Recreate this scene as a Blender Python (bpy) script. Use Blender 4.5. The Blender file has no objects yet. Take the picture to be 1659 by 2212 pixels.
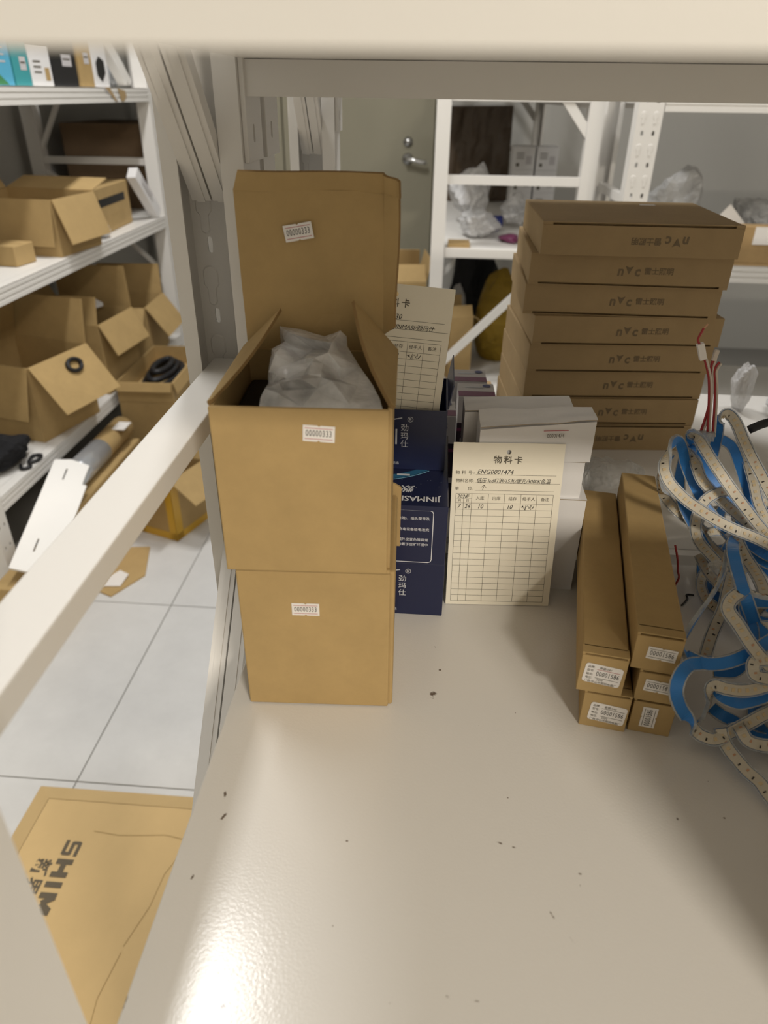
import bpy, bmesh, math, random
from mathutils import Vector, Matrix, noise

random.seed(7)
scene = bpy.context.scene
COL = scene.collection
R = math.radians

# ------------------------------------------------------------------ camera
EYE = Vector((0, 0, 0.43))
PITCH, YAW, ROLL = R(30.6), R(3.9), R(0.8)
_f = Vector((-math.sin(YAW) * math.cos(PITCH), math.cos(YAW) * math.cos(PITCH), -math.sin(PITCH)))
_r0 = Vector((math.cos(YAW), math.sin(YAW), 0))
_u0 = _r0.cross(_f)
_r = _r0 * math.cos(ROLL) + _u0 * math.sin(ROLL)
_u = -_r0 * math.sin(ROLL) + _u0 * math.cos(ROLL)
cam_data = bpy.data.cameras.new('camera')
cam = bpy.data.objects.new('camera', cam_data)
COL.objects.link(cam)
cam.matrix_world = Matrix(((_r.x, _u.x, -_f.x, EYE.x), (_r.y, _u.y, -_f.y, EYE.y), (_r.z, _u.z, -_f.z, EYE.z), (0, 0, 0, 1)))
cam_data.sensor_fit = 'AUTO'
cam_data.sensor_width = 36
cam_data.lens = 1534 / 2212 * 36
cam_data.clip_start = 0.01
cam_data.dof.use_dof = True
cam_data.dof.focus_distance = 0.66
cam_data.dof.aperture_fstop = 6.6
scene.camera = cam

# ------------------------------------------------------------------ light
world = bpy.data.worlds.new('world')
scene.world = world
world.use_nodes = True
world.node_tree.nodes['Background'].inputs[0].default_value = (0.80, 0.82, 0.85, 1)
world.node_tree.nodes['Background'].inputs[1].default_value = 0.0

def area(name, loc, sx, sy, power, col, rot=(0, 0, 0)):
    l = bpy.data.lights.new(name, 'AREA')
    l.shape = 'RECTANGLE'
    l.size, l.size_y = sx, sy
    l.energy = power
    l.color = col
    o = bpy.data.objects.new(name, l)
    COL.objects.link(o)
    o.location = loc
    o.rotation_euler = rot
    return o

WARM, NEUT , _ = (1.0, 0.91, 0.78), (1.0, 0.985, 0.96), (0.93, 0.965, 1.0)
# ceiling lamps of the room; all hang above the frame or behind the camera
area('ceiling_lamp_front_aisle_offscreen', (1.25, -2.2, 1.83), 0.6, 0.3, 124, WARM)      # bright front beam, shadows falling to the left
area('ceiling_lamp_left_aisle_near_offscreen', (-0.575, 0.90, 1.83), 0.16, 0.55, 13, NEUT)  # mirrored in the glossy shelf
area('ceiling_lamp_left_aisle_far_offscreen', (-0.575, 2.10, 1.83), 0.16, 0.55, 24, NEUT)   # next lamp of the same row, bright floor and left rack
area('ceiling_lamp_rear_aisle_offscreen', (0.9, 1.68, 1.83), 1.2, 0.3, 15, NEUT)         # bright far posts and rear shelf edge

vs = scene.view_settings
vs.view_transform = 'Standard'
vs.look = 'None'
vs.exposure = 0.0
vs.gamma = 1.0
vs.use_curve_mapping = False

# ------------------------------------------------------------------ materials
def lin(c):
    return tuple((v / 12.92 if v <= 0.04045 else ((v + 0.055) / 1.055) ** 2.4) for v in [x / 255 for x in c])

def mat(name, col, rough=0.6, spec=0.5, bump=None, var=None, metal=0.0, emit=None, alpha=None):
    """col linear RGB; bump=(scale,strength,distance); var=(scale,amount)"""
    m = bpy.data.materials.new(name)
    m.use_nodes = True
    nt = m.node_tree
    b = nt.nodes['Principled BSDF']
    b.inputs['Base Color'].default_value = (*col, 1)
    b.inputs['Roughness'].default_value = rough
    b.inputs['Metallic'].default_value = metal
    b.inputs['Specular IOR Level'].default_value = spec
    tc = None
    if bump or var:
        tc = nt.nodes.new('ShaderNodeTexCoord')
    if bump:
        n = nt.nodes.new('ShaderNodeTexNoise')
        n.inputs['Scale'].default_value = bump[0]
        n.inputs['Detail'].default_value = 3
        bp = nt.nodes.new('ShaderNodeBump')
        bp.inputs['Strength'].default_value = bump[1]
        bp.inputs['Distance'].default_value = bump[2]
        nt.links.new(tc.outputs['Object'], n.inputs['Vector'])
        nt.links.new(n.outputs['Fac'], bp.inputs['Height'])
        nt.links.new(bp.outputs['Normal'], b.inputs['Normal'])
    if var:
        n = nt.nodes.new('ShaderNodeTexNoise')
        n.inputs['Scale'].default_value = var[0]
        n.inputs['Detail'].default_value = 6
        n.inputs['Roughness'].default_value = 0.7
        mr = nt.nodes.new('ShaderNodeMapRange')
        mr.inputs['From Min'].default_value = 0.3
        mr.inputs['From Max'].default_value = 0.7
        mr.inputs['To Min'].default_value = 1 - var[1]
        mr.inputs['To Max'].default_value = 1 + var[1]
        mx = nt.nodes.new('ShaderNodeVectorMath')
        mx.operation = 'SCALE'
        mx.inputs[0].default_value = col
        nt.links.new(tc.outputs['Object'], n.inputs['Vector'])
        nt.links.new(n.outputs['Fac'], mr.inputs['Value'])
        nt.links.new(mr.outputs['Result'], mx.inputs['Scale'])
        nt.links.new(mx.outputs['Vector'], b.inputs['Base Color'])
    return m

def scuff_mat(name, col, rough, spots, bump, dirt=(0.16, 0.12, 0.09)):
    """painted sheet metal with orange peel and a few dark scuff marks (spots: x,y,radius)"""
    m = mat(name, col, rough, 0.5, bump)
    nt = m.node_tree
    b = nt.nodes['Principled BSDF']
    tc = nt.nodes.new('ShaderNodeTexCoord')
    fine = nt.nodes.new('ShaderNodeTexNoise')
    fine.inputs['Scale'].default_value = 260
    fine.inputs['Detail'].default_value = 5
    nt.links.new(tc.outputs['Object'], fine.inputs['Vector'])
    total = None
    for (x, y, rx, ry, ang) in spots:
        mp = nt.nodes.new('ShaderNodeMapping')
        mp.vector_type = 'TEXTURE'
        mp.inputs['Location'].default_value = (x, y - 0.3825, 0.83)
        mp.inputs['Rotation'].default_value = (0, 0, R(ang))
        mp.inputs['Scale'].default_value = (rx, ry, 1)
        ln = nt.nodes.new('ShaderNodeVectorMath')
        ln.operation = 'LENGTH'
        nt.links.new(tc.outputs['Object'], mp.inputs['Vector'])
        nt.links.new(mp.outputs['Vector'], ln.inputs[0])
        mr = nt.nodes.new('ShaderNodeMapRange')
        mr.inputs['From Min'].default_value = 0.0
        mr.inputs['From Max'].default_value = 1.0
        mr.inputs['To Min'].default_value = 1.0
        mr.inputs['To Max'].default_value = 0.0
        nt.links.new(ln.outputs['Value'], mr.inputs['Value'])
        if total is None:
            total = mr.outputs['Result']
        else:
            mm = nt.nodes.new('ShaderNodeMath')
            mm.operation = 'MAXIMUM'
            nt.links.new(total, mm.inputs[0])
            nt.links.new(mr.outputs['Result'], mm.inputs[1])
            total = mm.outputs['Value']
    mul = nt.nodes.new('ShaderNodeMath')
    mul.operation = 'MULTIPLY'
    nt.links.new(total, mul.inputs[0])
    nt.links.new(fine.outputs['Fac'], mul.inputs[1])
    th = nt.nodes.new('ShaderNodeMapRange')
    th.inputs['From Min'].default_value = 0.30
    th.inputs['From Max'].default_value = 0.44
    nt.links.new(mul.outputs['Value'], th.inputs['Value'])
    mix = nt.nodes.new('ShaderNodeMix')
    mix.data_type = 'RGBA'
    mix.inputs['A'].default_value = (*col, 1)
    mix.inputs['B'].default_value = (*dirt, 1)
    nt.links.new(th.outputs['Result'], mix.inputs['Factor'])
    nt.links.new(mix.outputs['Result'], b.inputs['Base Color'])
    return m

def plastic_mat(name, tint, clear, rough=0.22, scale=18, wr=0.6):
    m = bpy.data.materials.new(name)
    m.use_nodes = True
    nt = m.node_tree
    b = nt.nodes['Principled BSDF']
    b.inputs['Base Color'].default_value = (*tint, 1)
    b.inputs['Roughness'].default_value = rough
    b.inputs['Specular IOR Level'].default_value = 0.7
    wn = nt.nodes.new('ShaderNodeTexNoise')
    wn.inputs['Scale'].default_value = scale * 2.2
    wn.inputs['Detail'].default_value = 3
    wn.inputs['Distortion'].default_value = 2.5
    wb = nt.nodes.new('ShaderNodeBump')
    wb.inputs['Strength'].default_value = wr
    wb.inputs['Distance'].default_value = 0.15 / scale
    nt.links.new(wn.outputs['Fac'], wb.inputs['Height'])
    nt.links.new(wb.outputs['Normal'], b.inputs['Normal'])
    tr = nt.nodes.new('ShaderNodeBsdfTransparent')
    mx = nt.nodes.new('ShaderNodeMixShader')
    n = nt.nodes.new('ShaderNodeTexNoise')
    n.inputs['Scale'].default_value = scale
    n.inputs['Detail'].default_value = 4
    mr = nt.nodes.new('ShaderNodeMapRange')
    mr.inputs['From Min'].default_value = 0.35
    mr.inputs['From Max'].default_value = 0.65
    mr.inputs['To Min'].default_value = max(0, clear - 0.2)
    mr.inputs['To Max'].default_value = min(1, clear + 0.2)
    tc = nt.nodes.new('ShaderNodeTexCoord')
    nt.links.new(tc.outputs['Object'], n.inputs['Vector'])
    nt.links.new(tc.outputs['Object'], wn.inputs['Vector'])
    nt.links.new(n.outputs['Fac'], mr.inputs['Value'])
    nt.links.new(mr.outputs['Result'], mx.inputs['Fac'])
    nt.links.new(b.outputs['BSDF'], mx.inputs[1])
    nt.links.new(tr.outputs['BSDF'], mx.inputs[2])
    nt.links.new(mx.outputs['Shader'], nt.nodes['Material Output'].inputs['Surface'])
    return m

M = {}
M['paint'] = mat('white_paint', (0.80, 0.78, 0.745), 0.38, 0.5, (420, 0.06, 0.001))
M['paint_cool'] = mat('white_paint_far_racks', (0.80, 0.78, 0.745), 0.4, 0.5)
M['galv'] = mat('grey_painted_steel', (0.50, 0.53, 0.58), 0.4, 0.5, (60, 0.1, 0.001), (40, 0.08))
SPOTS = [(-0.1324, 0.3231, 0.0035, 0.0090, 10), (-0.1281, 0.3053, 0.0028, 0.0090, -30), (-0.1363, 0.2603, 0.0020, 0.0060, -20), (-0.1193, 0.2338, 0.0018, 0.0025, 0),
         (0.0599, 0.3003, 0.0060, 0.0025, -15), (0.0692, 0.2981, 0.0040, 0.0018, -10), (0.1099, 0.2829, 0.0040, 0.0022, -10), (0.1089, 0.2752, 0.0010, 0.0028, 0),
         (0.0889, 0.2541, 0.0020, 0.0075, 30), (0.0986, 0.2404, 0.0022, 0.0055, 30), (0.1839, 0.3289, 0.0034, 0.0034, 0), (0.2166, 0.3327, 0.0028, 0.0018, 0),
         (0.0258, 0.2037, 0.0050, 0.0045, 20), (0.0414, 0.2030, 0.0055, 0.0018, 0), (-0.0973, 0.1897, 0.0040, 0.0045, 0), (-0.0416, 0.2936, 0.0030, 0.0018, 0),
         (0.0680, 0.3366, 0.0012, 0.0013, 0), (0.2150, 0.3630, 0.0012, 0.0013, 0), (-0.0065, 0.1981, 0.0016, 0.0018, 0), (-0.0434, 0.2371, 0.0016, 0.0018, 0),
         (-0.1510, 0.1874, 0.0020, 0.0110, 0), (0.0130, 0.4320, 0.0070, 0.0110, -25), (0.0190, 0.4620, 0.0030, 0.0035, 0), (0.0140, 0.4920, 0.0022, 0.0050, 20),
         (0.0800, 0.4180, 0.0012, 0.0024, 0), (0.0500, 0.4020, 0.0010, 0.0010, 0)]
M['shelf'] = scuff_mat('shelf_paint', (0.77, 0.75, 0.715), 0.17, SPOTS, (540, 0.13, 0.0007))
M['card'] = mat('cardboard', (0.44, 0.305, 0.135), 0.75, 0.25, (180, 0.08, 0.001), (22, 0.07))
M['card_pale'] = mat('cardboard_pale', (0.46, 0.32, 0.145), 0.75, 0.25, (120, 0.08, 0.001), (16, 0.06))
M['card_fresh'] = mat('fresh_cardboard', (0.64, 0.46, 0.225), 0.75, 0.25, (90, 0.06, 0.001), (8, 0.04))
M['card_dull'] = mat('cardboard_flat_boxes', (0.40, 0.285, 0.15), 0.75, 0.25, (180, 0.08, 0.001), (20, 0.06))
M['card_dark'] = mat('cardboard_dark', (0.16, 0.105, 0.06), 0.8, 0.2, None, (10, 0.1))
M['card_edge'] = mat('cardboard_cut_edge', (0.30, 0.19, 0.08), 0.85, 0.2, (300, 0.3, 0.002))
M['white_box'] = mat('white_cardboard', (0.80, 0.79, 0.79), 0.5, 0.4, (50, 0.08, 0.001))
M['white_edge'] = mat('white_box_raw_edge', (0.40, 0.34, 0.26), 0.8)
M['paper'] = mat('sticker_paper', (0.82, 0.79, 0.76), 0.6)
M['cream'] = mat('cream_card', (0.88, 0.83, 0.70), 0.6, 0.3, None, (30, 0.015))
M['ink'] = mat('black_ink', (0.02, 0.018, 0.016), 0.6)
M['ink_soft'] = mat('soft_print_ink', (0.10, 0.085, 0.06), 0.6)
M['ink_card'] = mat('faint_carton_print', (0.20, 0.145, 0.085), 0.8)
M['ink_grey'] = mat('grey_stencil_ink', (0.13, 0.105, 0.07), 0.8)
M['ink_red'] = mat('red_rule_ink', (0.45, 0.05, 0.07), 0.6)
M['navy'] = mat('navy_print', (0.013, 0.018, 0.06), 0.32, 0.5)
M['silver_ink'] = mat('silver_ink', (0.55, 0.57, 0.62), 0.4)
M['white_ink'] = mat('white_ink', (0.75, 0.77, 0.82), 0.4)
M['planet'] = mat('blue_planet_print', (0.03, 0.16, 0.30), 0.35)
M['planet_rim'] = mat('planet_rim_print', (0.25, 0.55, 0.75), 0.35)
M['black'] = mat('black_rubber', (0.012, 0.012, 0.014), 0.5)
M['black_cloth'] = mat('black_fabric', (0.018, 0.018, 0.02), 0.9, 0.2, (40, 0.3, 0.01))
M['yellow'] = mat('yellow_tape', (0.62, 0.36, 0.03), 0.4)
M['yellow_bag'] = mat('yellow_bag', (0.30, 0.19, 0.015), 0.6, 0.4, (30, 0.4, 0.01))
M['bag'] = plastic_mat('clear_polybag', (0.95, 0.95, 0.95), 0.42, 0.10, 40, 0.15)
M['bag_thin'] = plastic_mat('thin_polybag', (0.70, 0.71, 0.70), 0.72, 0.2, 20)
M['bag_milky'] = plastic_mat('milky_bag', (0.72, 0.72, 0.73), 0.25, 0.35, 12)
M['bag_grey'] = plastic_mat('grey_bag', (0.50, 0.50, 0.50), 0.22, 0.3, 12)
M['brown_film'] = mat('brown_wrapping', (0.075, 0.05, 0.03), 0.35, 0.5, (12, 0.5, 0.02))
M['sleeve'] = plastic_mat('silicone_sleeve', (0.55, 0.58, 0.60), 0.45, 0.25, 60)
M['pcb'] = mat('strip_white', (0.60, 0.55, 0.45), 0.35, 0.5)
M['chip'] = mat('led_phosphor', (0.66, 0.52, 0.31), 0.4)
M['resistor'] = mat('strip_component', (0.03, 0.025, 0.02), 0.5)
M['copper'] = mat('copper_pad', (0.55, 0.30, 0.17), 0.4)
M['blue'] = mat('blue_liner', (0.035, 0.22, 0.62), 0.4, 0.5)
M['wire_red'] = mat('red_wire', (0.35, 0.025, 0.03), 0.4)
M['wire_white'] = mat('white_wire', (0.62, 0.55, 0.48), 0.4)
M['tile'] = mat('floor_tile', (0.66, 0.66, 0.655), 0.35, 0.5, None, (9, 0.05))
M['grout'] = mat('grout', (0.25, 0.24, 0.22), 0.9)
M['wall'] = mat('wall_paint', (0.52, 0.51, 0.48), 0.9, 0.2)
M['door'] = mat('door_paint', (0.36, 0.335, 0.25), 0.6, 0.4)
M['chrome'] = mat('chrome', (0.75, 0.75, 0.75), 0.2, 0.5, None, None, 1.0)
M['teal'] = mat('teal_print', (0.05, 0.33, 0.36), 0.4)
M['skyblue'] = mat('sky_blue_print', (0.10, 0.42, 0.62), 0.4)
M['green'] = mat('green_print', (0.06, 0.25, 0.10), 0.5)
M['purple'] = mat('purple_print', (0.16, 0.03, 0.09), 0.4)
M['darkpurple'] = mat('dark_purple_print', (0.03, 0.016, 0.03), 0.4)
M['greywhite'] = mat('pale_grey_print', (0.58, 0.56, 0.57), 0.5)
M['philips_blue'] = mat('blue_lettering', (0.02, 0.03, 0.16), 0.4)
M['wood'] = mat('wood_board', (0.42, 0.28, 0.13), 0.6, 0.3, None, (14, 0.12))
M['silver'] = mat('silver_film', (0.55, 0.57, 0.60), 0.25, 0.5, (25, 0.4, 0.01), None, 0.5)

# ------------------------------------------------------------------ helpers
class MB:
    """collects shapes; build() links them as ONE mesh object"""
    def __init__(s):
        s.v, s.f, s.m, s.mats = [], [], [], []
    def _mi(s, mt):
        if mt not in s.mats:
            s.mats.append(mt)
        return s.mats.index(mt)
    def add(s, vs, fs, mt='paint', X=None):
        o = len(s.v)
        s.v += [(X @ Vector(p)) if X else Vector(p) for p in vs]
        i = s._mi(mt)
        for f in fs:
            s.f.append([o + k for k in f])
            s.m.append(i)
    def box(s, x0, x1, y0, y1, z0, z1, mt='paint', X=None, bev=0):
        bm = bmesh.new()
        bmesh.ops.create_cube(bm, size=1)
        for v in bm.verts:
            v.co = Vector(((x0 + x1) / 2 + v.co.x * (x1 - x0), (y0 + y1) / 2 + v.co.y * (y1 - y0), (z0 + z1) / 2 + v.co.z * (z1 - z0)))
        if bev:
            bmesh.ops.bevel(bm, geom=bm.edges[:], offset=bev, segments=2, affect='EDGES', profile=0.5)
        bm.verts.index_update()
        s.add([v.co.copy() for v in bm.verts], [[v.index for v in f.verts] for f in bm.faces], mt, X)
        bm.free()
    def prism(s, prof, axis, a0, a1, mt='paint', X=None):
        n = len(prof)
        def P(p, a):
            return {'X': (a, p[0], p[1]), 'Y': (p[0], a, p[1]), 'Z': (p[0], p[1], a)}[axis]
        vs = [P(p, a0) for p in prof] + [P(p, a1) for p in prof]
        fs = [list(range(n))[::-1], list(range(n, 2 * n))] + [[i, (i + 1) % n, n + (i + 1) % n, n + i] for i in range(n)]
        s.add(vs, fs, mt, X)
    def slab(s, q, t, mt='card', X=None):
        """polygon q given thickness t along its normal (backwards)"""
        q = [Vector(p) for p in q]
        nrm = (q[1] - q[0]).cross(q[2] - q[0]).normalized()
        n = len(q)
        vs = q + [p - nrm * t for p in q]
        fs = [list(range(n)), list(range(n, 2 * n))[::-1]] + [[i, n + i, n + (i + 1) % n, (i + 1) % n] for i in range(n)]
        s.add(vs, fs, mt, X)
    def bar(s, a, b, w, h, mt='paint', side=(1, 0, 0)):
        """rectangular bar from a to b, width w along 'side', height h across"""
        a, b = Vector(a), Vector(b)
        d = (b - a).normalized()
        sd = Vector(side)
        sd = (sd - d * sd.dot(d)).normalized()
        up = sd.cross(d)
        vs = []
        for p in (a, b):
            for (i, j) in ((-1, -1), (1, -1), (1, 1), (-1, 1)):
                vs.append(p + sd * (w / 2 * i) + up * (h / 2 * j))
        s.add(vs, [[3, 2, 1, 0], [4, 5, 6, 7], [0, 1, 5, 4], [1, 2, 6, 5], [2, 3, 7, 6], [3, 0, 4, 7]], mt)
    def tube(s, pts, r, mt='black', n=8):
        pts = smooth_path([Vector(p) for p in pts], 4) if len(pts) > 2 else [Vector(p) for p in pts]
        o = len(s.v)
        vs, fs = [], []
        up = Vector((0.13, 0.31, 0.94))
        for i, p in enumerate(pts):
            t = (pts[min(i + 1, len(pts) - 1)] - pts[max(i - 1, 0)]).normalized()
            a = t.cross(up)
            if a.length < 1e-3:
                a = t.cross(Vector((1, 0, 0)))
            a.normalize()
            b = a.cross(t)
            for k in range(n):
                th = 2 * math.pi * k / n
                vs.append(p + a * (r * math.cos(th)) + b * (r * math.sin(th)))
        for i in range(len(pts) - 1):
            for k in range(n):
                fs.append([i * n + k, i * n + (k + 1) % n, (i + 1) * n + (k + 1) % n, (i + 1) * n + k])
        fs.append(list(range(n))[::-1])
        fs.append([(len(pts) - 1) * n + k for k in range(n)])
        s.add(vs, fs, mt)
    def build(s, name, parent=None, off=None, smooth=False):
        me = bpy.data.meshes.new(name)
        o3 = Vector(off) if off is not None else Vector((0, 0, 0))
        me.from_pydata([tuple(p - o3) for p in s.v], [], s.f)
        for mt in s.mats:
            me.materials.append(M[mt] if isinstance(mt, str) else mt)
        me.polygons.foreach_set('material_index', s.m)
        if smooth:
            me.polygons.foreach_set('use_smooth', [True] * len(me.polygons))
        bm = bmesh.new()
        bm.from_mesh(me)
        bmesh.ops.recalc_face_normals(bm, faces=bm.faces[:])
        bm.to_mesh(me)
        bm.free()
        me.update()
        o = bpy.data.objects.new(name, me)
        COL.objects.link(o)
        if parent:
            o.parent = parent
        return o

def smooth_path(p, k):
    out = []
    n = len(p)
    for i in range(n - 1):
        a, b, c, d = p[max(i - 1, 0)], p[i], p[i + 1], p[min(i + 2, n - 1)]
        for j in range(k):
            t = j / k
            out.append(0.5 * ((2 * b) + (c - a) * t + (2 * a - 5 * b + 4 * c - d) * t * t + (3 * b - a - 3 * c + d) * t ** 3))
    out.append(p[-1])
    return out

def tag(o, label=None, cat=None, group=None, kind=None):
    if label: o['label'] = label
    if cat: o['category'] = cat
    if group: o['group'] = group
    if kind: o['kind'] = kind
    return o

def thing(name, label, cat, loc=(0, 0, 0), rotz=0, group=None):
    o = bpy.data.objects.new(name, None)
    COL.objects.link(o)
    o.empty_display_size = 0.02
    o.location = loc
    o.rotation_euler = (0, 0, R(rotz))
    return tag(o, label, cat, group)

def cut(o, cutter):
    """cut real holes: o minus the closed shapes collected in the MB 'cutter'"""
    c = cutter.build('hole_cutter', o.parent)
    md = o.modifiers.new('holes', 'BOOLEAN')
    md.operation = 'DIFFERENCE'
    md.solver = 'EXACT'
    md.object = c
    bpy.context.view_layer.update()
    me = bpy.data.meshes.new_from_object(o.evaluated_get(bpy.context.evaluated_depsgraph_get()))
    o.modifiers.clear()
    o.data = me
    bpy.data.objects.remove(c)
    return o

def oval_pts(u, v, w, h, n=14):
    out = []
    for k in range(n):
        a = 2 * math.pi * (k + 0.5) / n
        out.append((u + w / 2 * math.cos(a), v + (h - w) / 2 * (1 if math.sin(a) > 0 else -1) + w / 2 * math.sin(a)))
    return out

_tc = {}
def text_mesh(body, size, bold=0.0, shear=0.0, align='CENTER', spacing=1.0):
    key = (body, size, bold, shear, align, spacing)
    if key in _tc:
        return _tc[key]
    c = bpy.data.curves.new('lettering', 'FONT')
    c.body = body
    c.size = 1.0
    c.resolution_u = 2
    c.offset = bold
    c.shear = shear
    c.align_x = align
    c.align_y = 'CENTER'
    c.space_character = spacing
    o = bpy.data.objects.new('lettering', c)
    COL.objects.link(o)
    bpy.context.view_layer.update()
    dg = bpy.context.evaluated_depsgraph_get()
    me = bpy.data.meshes.new_from_object(o.evaluated_get(dg))
    vs = [v.co * size for v in me.vertices]
    fs = [list(p.vertices) for p in me.polygons]
    bpy.data.objects.remove(o)
    bpy.data.curves.remove(c)
    bpy.data.meshes.remove(me)
    _tc[key] = (vs, fs)
    return vs, fs

def letter(mb, body, size, u, v, mt='ink', rot=0, sx=1.0, bold=0.0, shear=0.0, align='CENTER', X=None, spacing=1.0):
    """flat lettering in the (u,v) plane of matrix X"""
    vs, fs = text_mesh(body, size, bold, shear, align, spacing)
    c, s_ = math.cos(R(rot)), math.sin(R(rot))
    vv = [(u + c * p.x * sx - s_ * p.y, v + s_ * p.x * sx + c * p.y, 0) for p in vs]
    mb.add(vv, fs, mt, X)

def rule(mb, u0, v0, u1, v1, w, mt='ink', X=None):
    d = Vector((u1 - u0, v1 - v0))
    n = Vector((-d.y, d.x)).normalized() * (w / 2)
    mb.add([(u0 + n.x, v0 + n.y, 0), (u0 - n.x, v0 - n.y, 0), (u1 - n.x, v1 - n.y, 0), (u1 + n.x, v1 + n.y, 0)], [[0, 1, 2, 3]], mt, X)

def stroke(mb, pts, w, mt='ink', X=None):
    for a, b in zip(pts[:-1], pts[1:]):
        rule(mb, a[0], a[1], b[0], b[1], w, mt, X)

def face_front(x, y, z, rot=0):
    """matrix: text plane standing on a face that looks to -Y"""
    return Matrix.Translation((x, y, z)) @ Matrix.Rotation(R(90), 4, 'X') @ Matrix.Rotation(R(rot), 4, 'Z')

def face_top(x, y, z, rot=0):
    return Matrix.Translation((x, y, z)) @ Matrix.Rotation(R(rot), 4, 'Z')

def face_right(x, y, z, rot=0):
    """face that looks to +X"""
    return Matrix.Translation((x, y, z)) @ Matrix.Rotation(R(90), 4, 'Z') @ Matrix.Rotation(R(90), 4, 'X') @ Matrix.Rotation(R(rot), 4, 'Z')

def price_label(parent, X, digits, tone='ink_red', w=0.0205, h=0.0112):
    """price-gun sticker with notched edges; X places its plane"""
    e, n = 0.0003, 0.0011
    out = [(-w / 2, -h / 2), (-n, -h / 2), (0, -h / 2 + n * 0.8), (n, -h / 2), (w / 2, -h / 2),
           (w / 2, h / 2), (n, h / 2), (0, h / 2 - n * 0.8), (-n, h / 2), (-w / 2, h / 2)]
    mb = MB()
    nn = len(out)
    vs = [(p[0], p[1], e) for p in out] + [(p[0], p[1], 0) for p in out]
    mb.add(vs, [list(range(nn)), list(range(nn, 2 * nn))[::-1]] + [[i, nn + i, nn + (i + 1) % nn, (i + 1) % nn] for i in range(nn)], 'paper', X)
    lab = mb.build('price_label', parent)
    lab['label'] = 'white price-gun sticker'
    mb = MB()
    X2 = X @ Matrix.Translation((0, 0, e + 0.00015))
    rule(mb, -w * 0.44, h * 0.33, w * 0.44, h * 0.33, 0.00035, tone, X2)
    rule(mb, -w * 0.44, -h * 0.33, w * 0.44, -h * 0.33, 0.00035, tone, X2)
    letter(mb, digits, 0.0062, 0, 0.0001, 'ink', 0, 0.62, 0.0, 0, 'CENTER', X2, 1.12)
    mb.build('digits', lab)
    return lab

def crumple(name, loc, size, seed, mt, parent=None, sub=4, amp=0.35, freq=2.2, flat=0.0, smooth=False):
    """crumpled film or bag: creased facets between random planes"""
    rnd = random.Random(seed)
    planes = []
    for k in range(int(16 + 14 * freq)):
        d = Vector((rnd.gauss(0, 1), rnd.gauss(0, 1), rnd.gauss(0, 1))).normalized()
        planes.append((d, rnd.uniform(0.80 - amp * 0.75, 1.0)))
    bm = bmesh.new()
    bmesh.ops.create_icosphere(bm, subdivisions=sub, radius=1)
    sv = Vector((seed * 3.7, seed * 1.3, -seed * 2.1))
    for v in bm.verts:
        p = v.co.copy()
        k = 1.25
        for d, h in planes:
            c = p.dot(d)
            if c > 0.05:
                k = min(k, h / c)
        d1 = noise.voronoi(p * freq * 1.3 + sv)[0]
        k *= 1 + amp * 0.5 * ((d1[1] - d1[0]) - 0.4) + 0.15 * noise.noise(p * 1.3 + sv) + 0.035 * noise.noise(p * 7 + sv)
        q = p * k
        if q.z < -0.7 + flat:
            q.z = -0.7 + flat
        v.co = Vector((q.x * size[0], q.y * size[1], q.z * size[2]))
    me = bpy.data.meshes.new(name)
    bm.to_mesh(me)
    bm.free()
    if smooth:
        me.polygons.foreach_set('use_smooth', [True] * len(me.polygons))
    me.materials.append(M[mt])
    o = bpy.data.objects.new(name, me)
    COL.objects.link(o)
    o.location = loc
    if parent:
        o.parent = parent
    return o

def carton(name, label, loc, rotz, w, d, h, flaps=None, mt='card', cat='box', group=None, t=0.004, tape=None):
    """corrugated carton; origin at the centre of its base. flaps: side -> (angle, length)"""
    root = thing(name, label, cat, loc, rotz, group)
    mb = MB()
    if flaps:
        mb.box(-w / 2, w / 2, -d / 2, d / 2, 0, t, mt)
        mb.box(-w / 2, w / 2, -d / 2, -d / 2 + t, t, h, mt)
        mb.box(-w / 2, w / 2, d / 2 - t, d / 2, t, h, mt)
        mb.box(-w / 2, -w / 2 + t, -d / 2 + t, d / 2 - t, t, h, mt)
        mb.box(w / 2 - t, w / 2, -d / 2 + t, d / 2 - t, t, h, mt)
        mb.build('body', root)
        for side, (ang, ln) in flaps.items():
            ca, sa = math.cos(R(ang)) * ln, math.sin(R(ang)) * ln
            g = 0.002
            if side == 'front': q = [(-w / 2 + g, -d / 2, h), (w / 2 - g, -d / 2, h), (w / 2 - 2 * g, -d / 2 + ca, h + sa), (-w / 2 + 2 * g, -d / 2 + ca, h + sa)]
            if side == 'back': q = [(w / 2 - g, d / 2, h), (-w / 2 + g, d / 2, h), (-w / 2 + 2 * g, d / 2 - ca, h + sa), (w / 2 - 2 * g, d / 2 - ca, h + sa)]
            if side == 'left': q = [(-w / 2, d / 2 - g, h), (-w / 2, -d / 2 + g, h), (-w / 2 + ca, -d / 2 + 2 * g, h + sa), (-w / 2 + ca, d / 2 - 2 * g, h + sa)]
            if side == 'right': q = [(w / 2, -d / 2 + g, h), (w / 2, d / 2 - g, h), (w / 2 - ca, d / 2 - 2 * g, h + sa), (w / 2 - ca, -d / 2 + 2 * g, h + sa)]
            mb = MB()
            mb.slab(q, t * 0.8, mt)
            mb.build('flap', root)
    else:
        mb.box(-w / 2, w / 2, -d / 2, d / 2, 0, h, mt, None, 0.003)
        mb.build('body', root)
        mb = MB()
        mb.box(-w / 2 + 0.004, w / 2 - 0.004, -0.002, 0.002, h, h + 0.0008, mt)
        mb.build('lid_seam', root)
    if tape:
        mb = MB()
        mb.box(-w / 2 - 0.001, w / 2 + 0.001, -0.024, 0.024, h, h + 0.001, tape)
        mb.build('tape', root)
    return root

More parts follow.
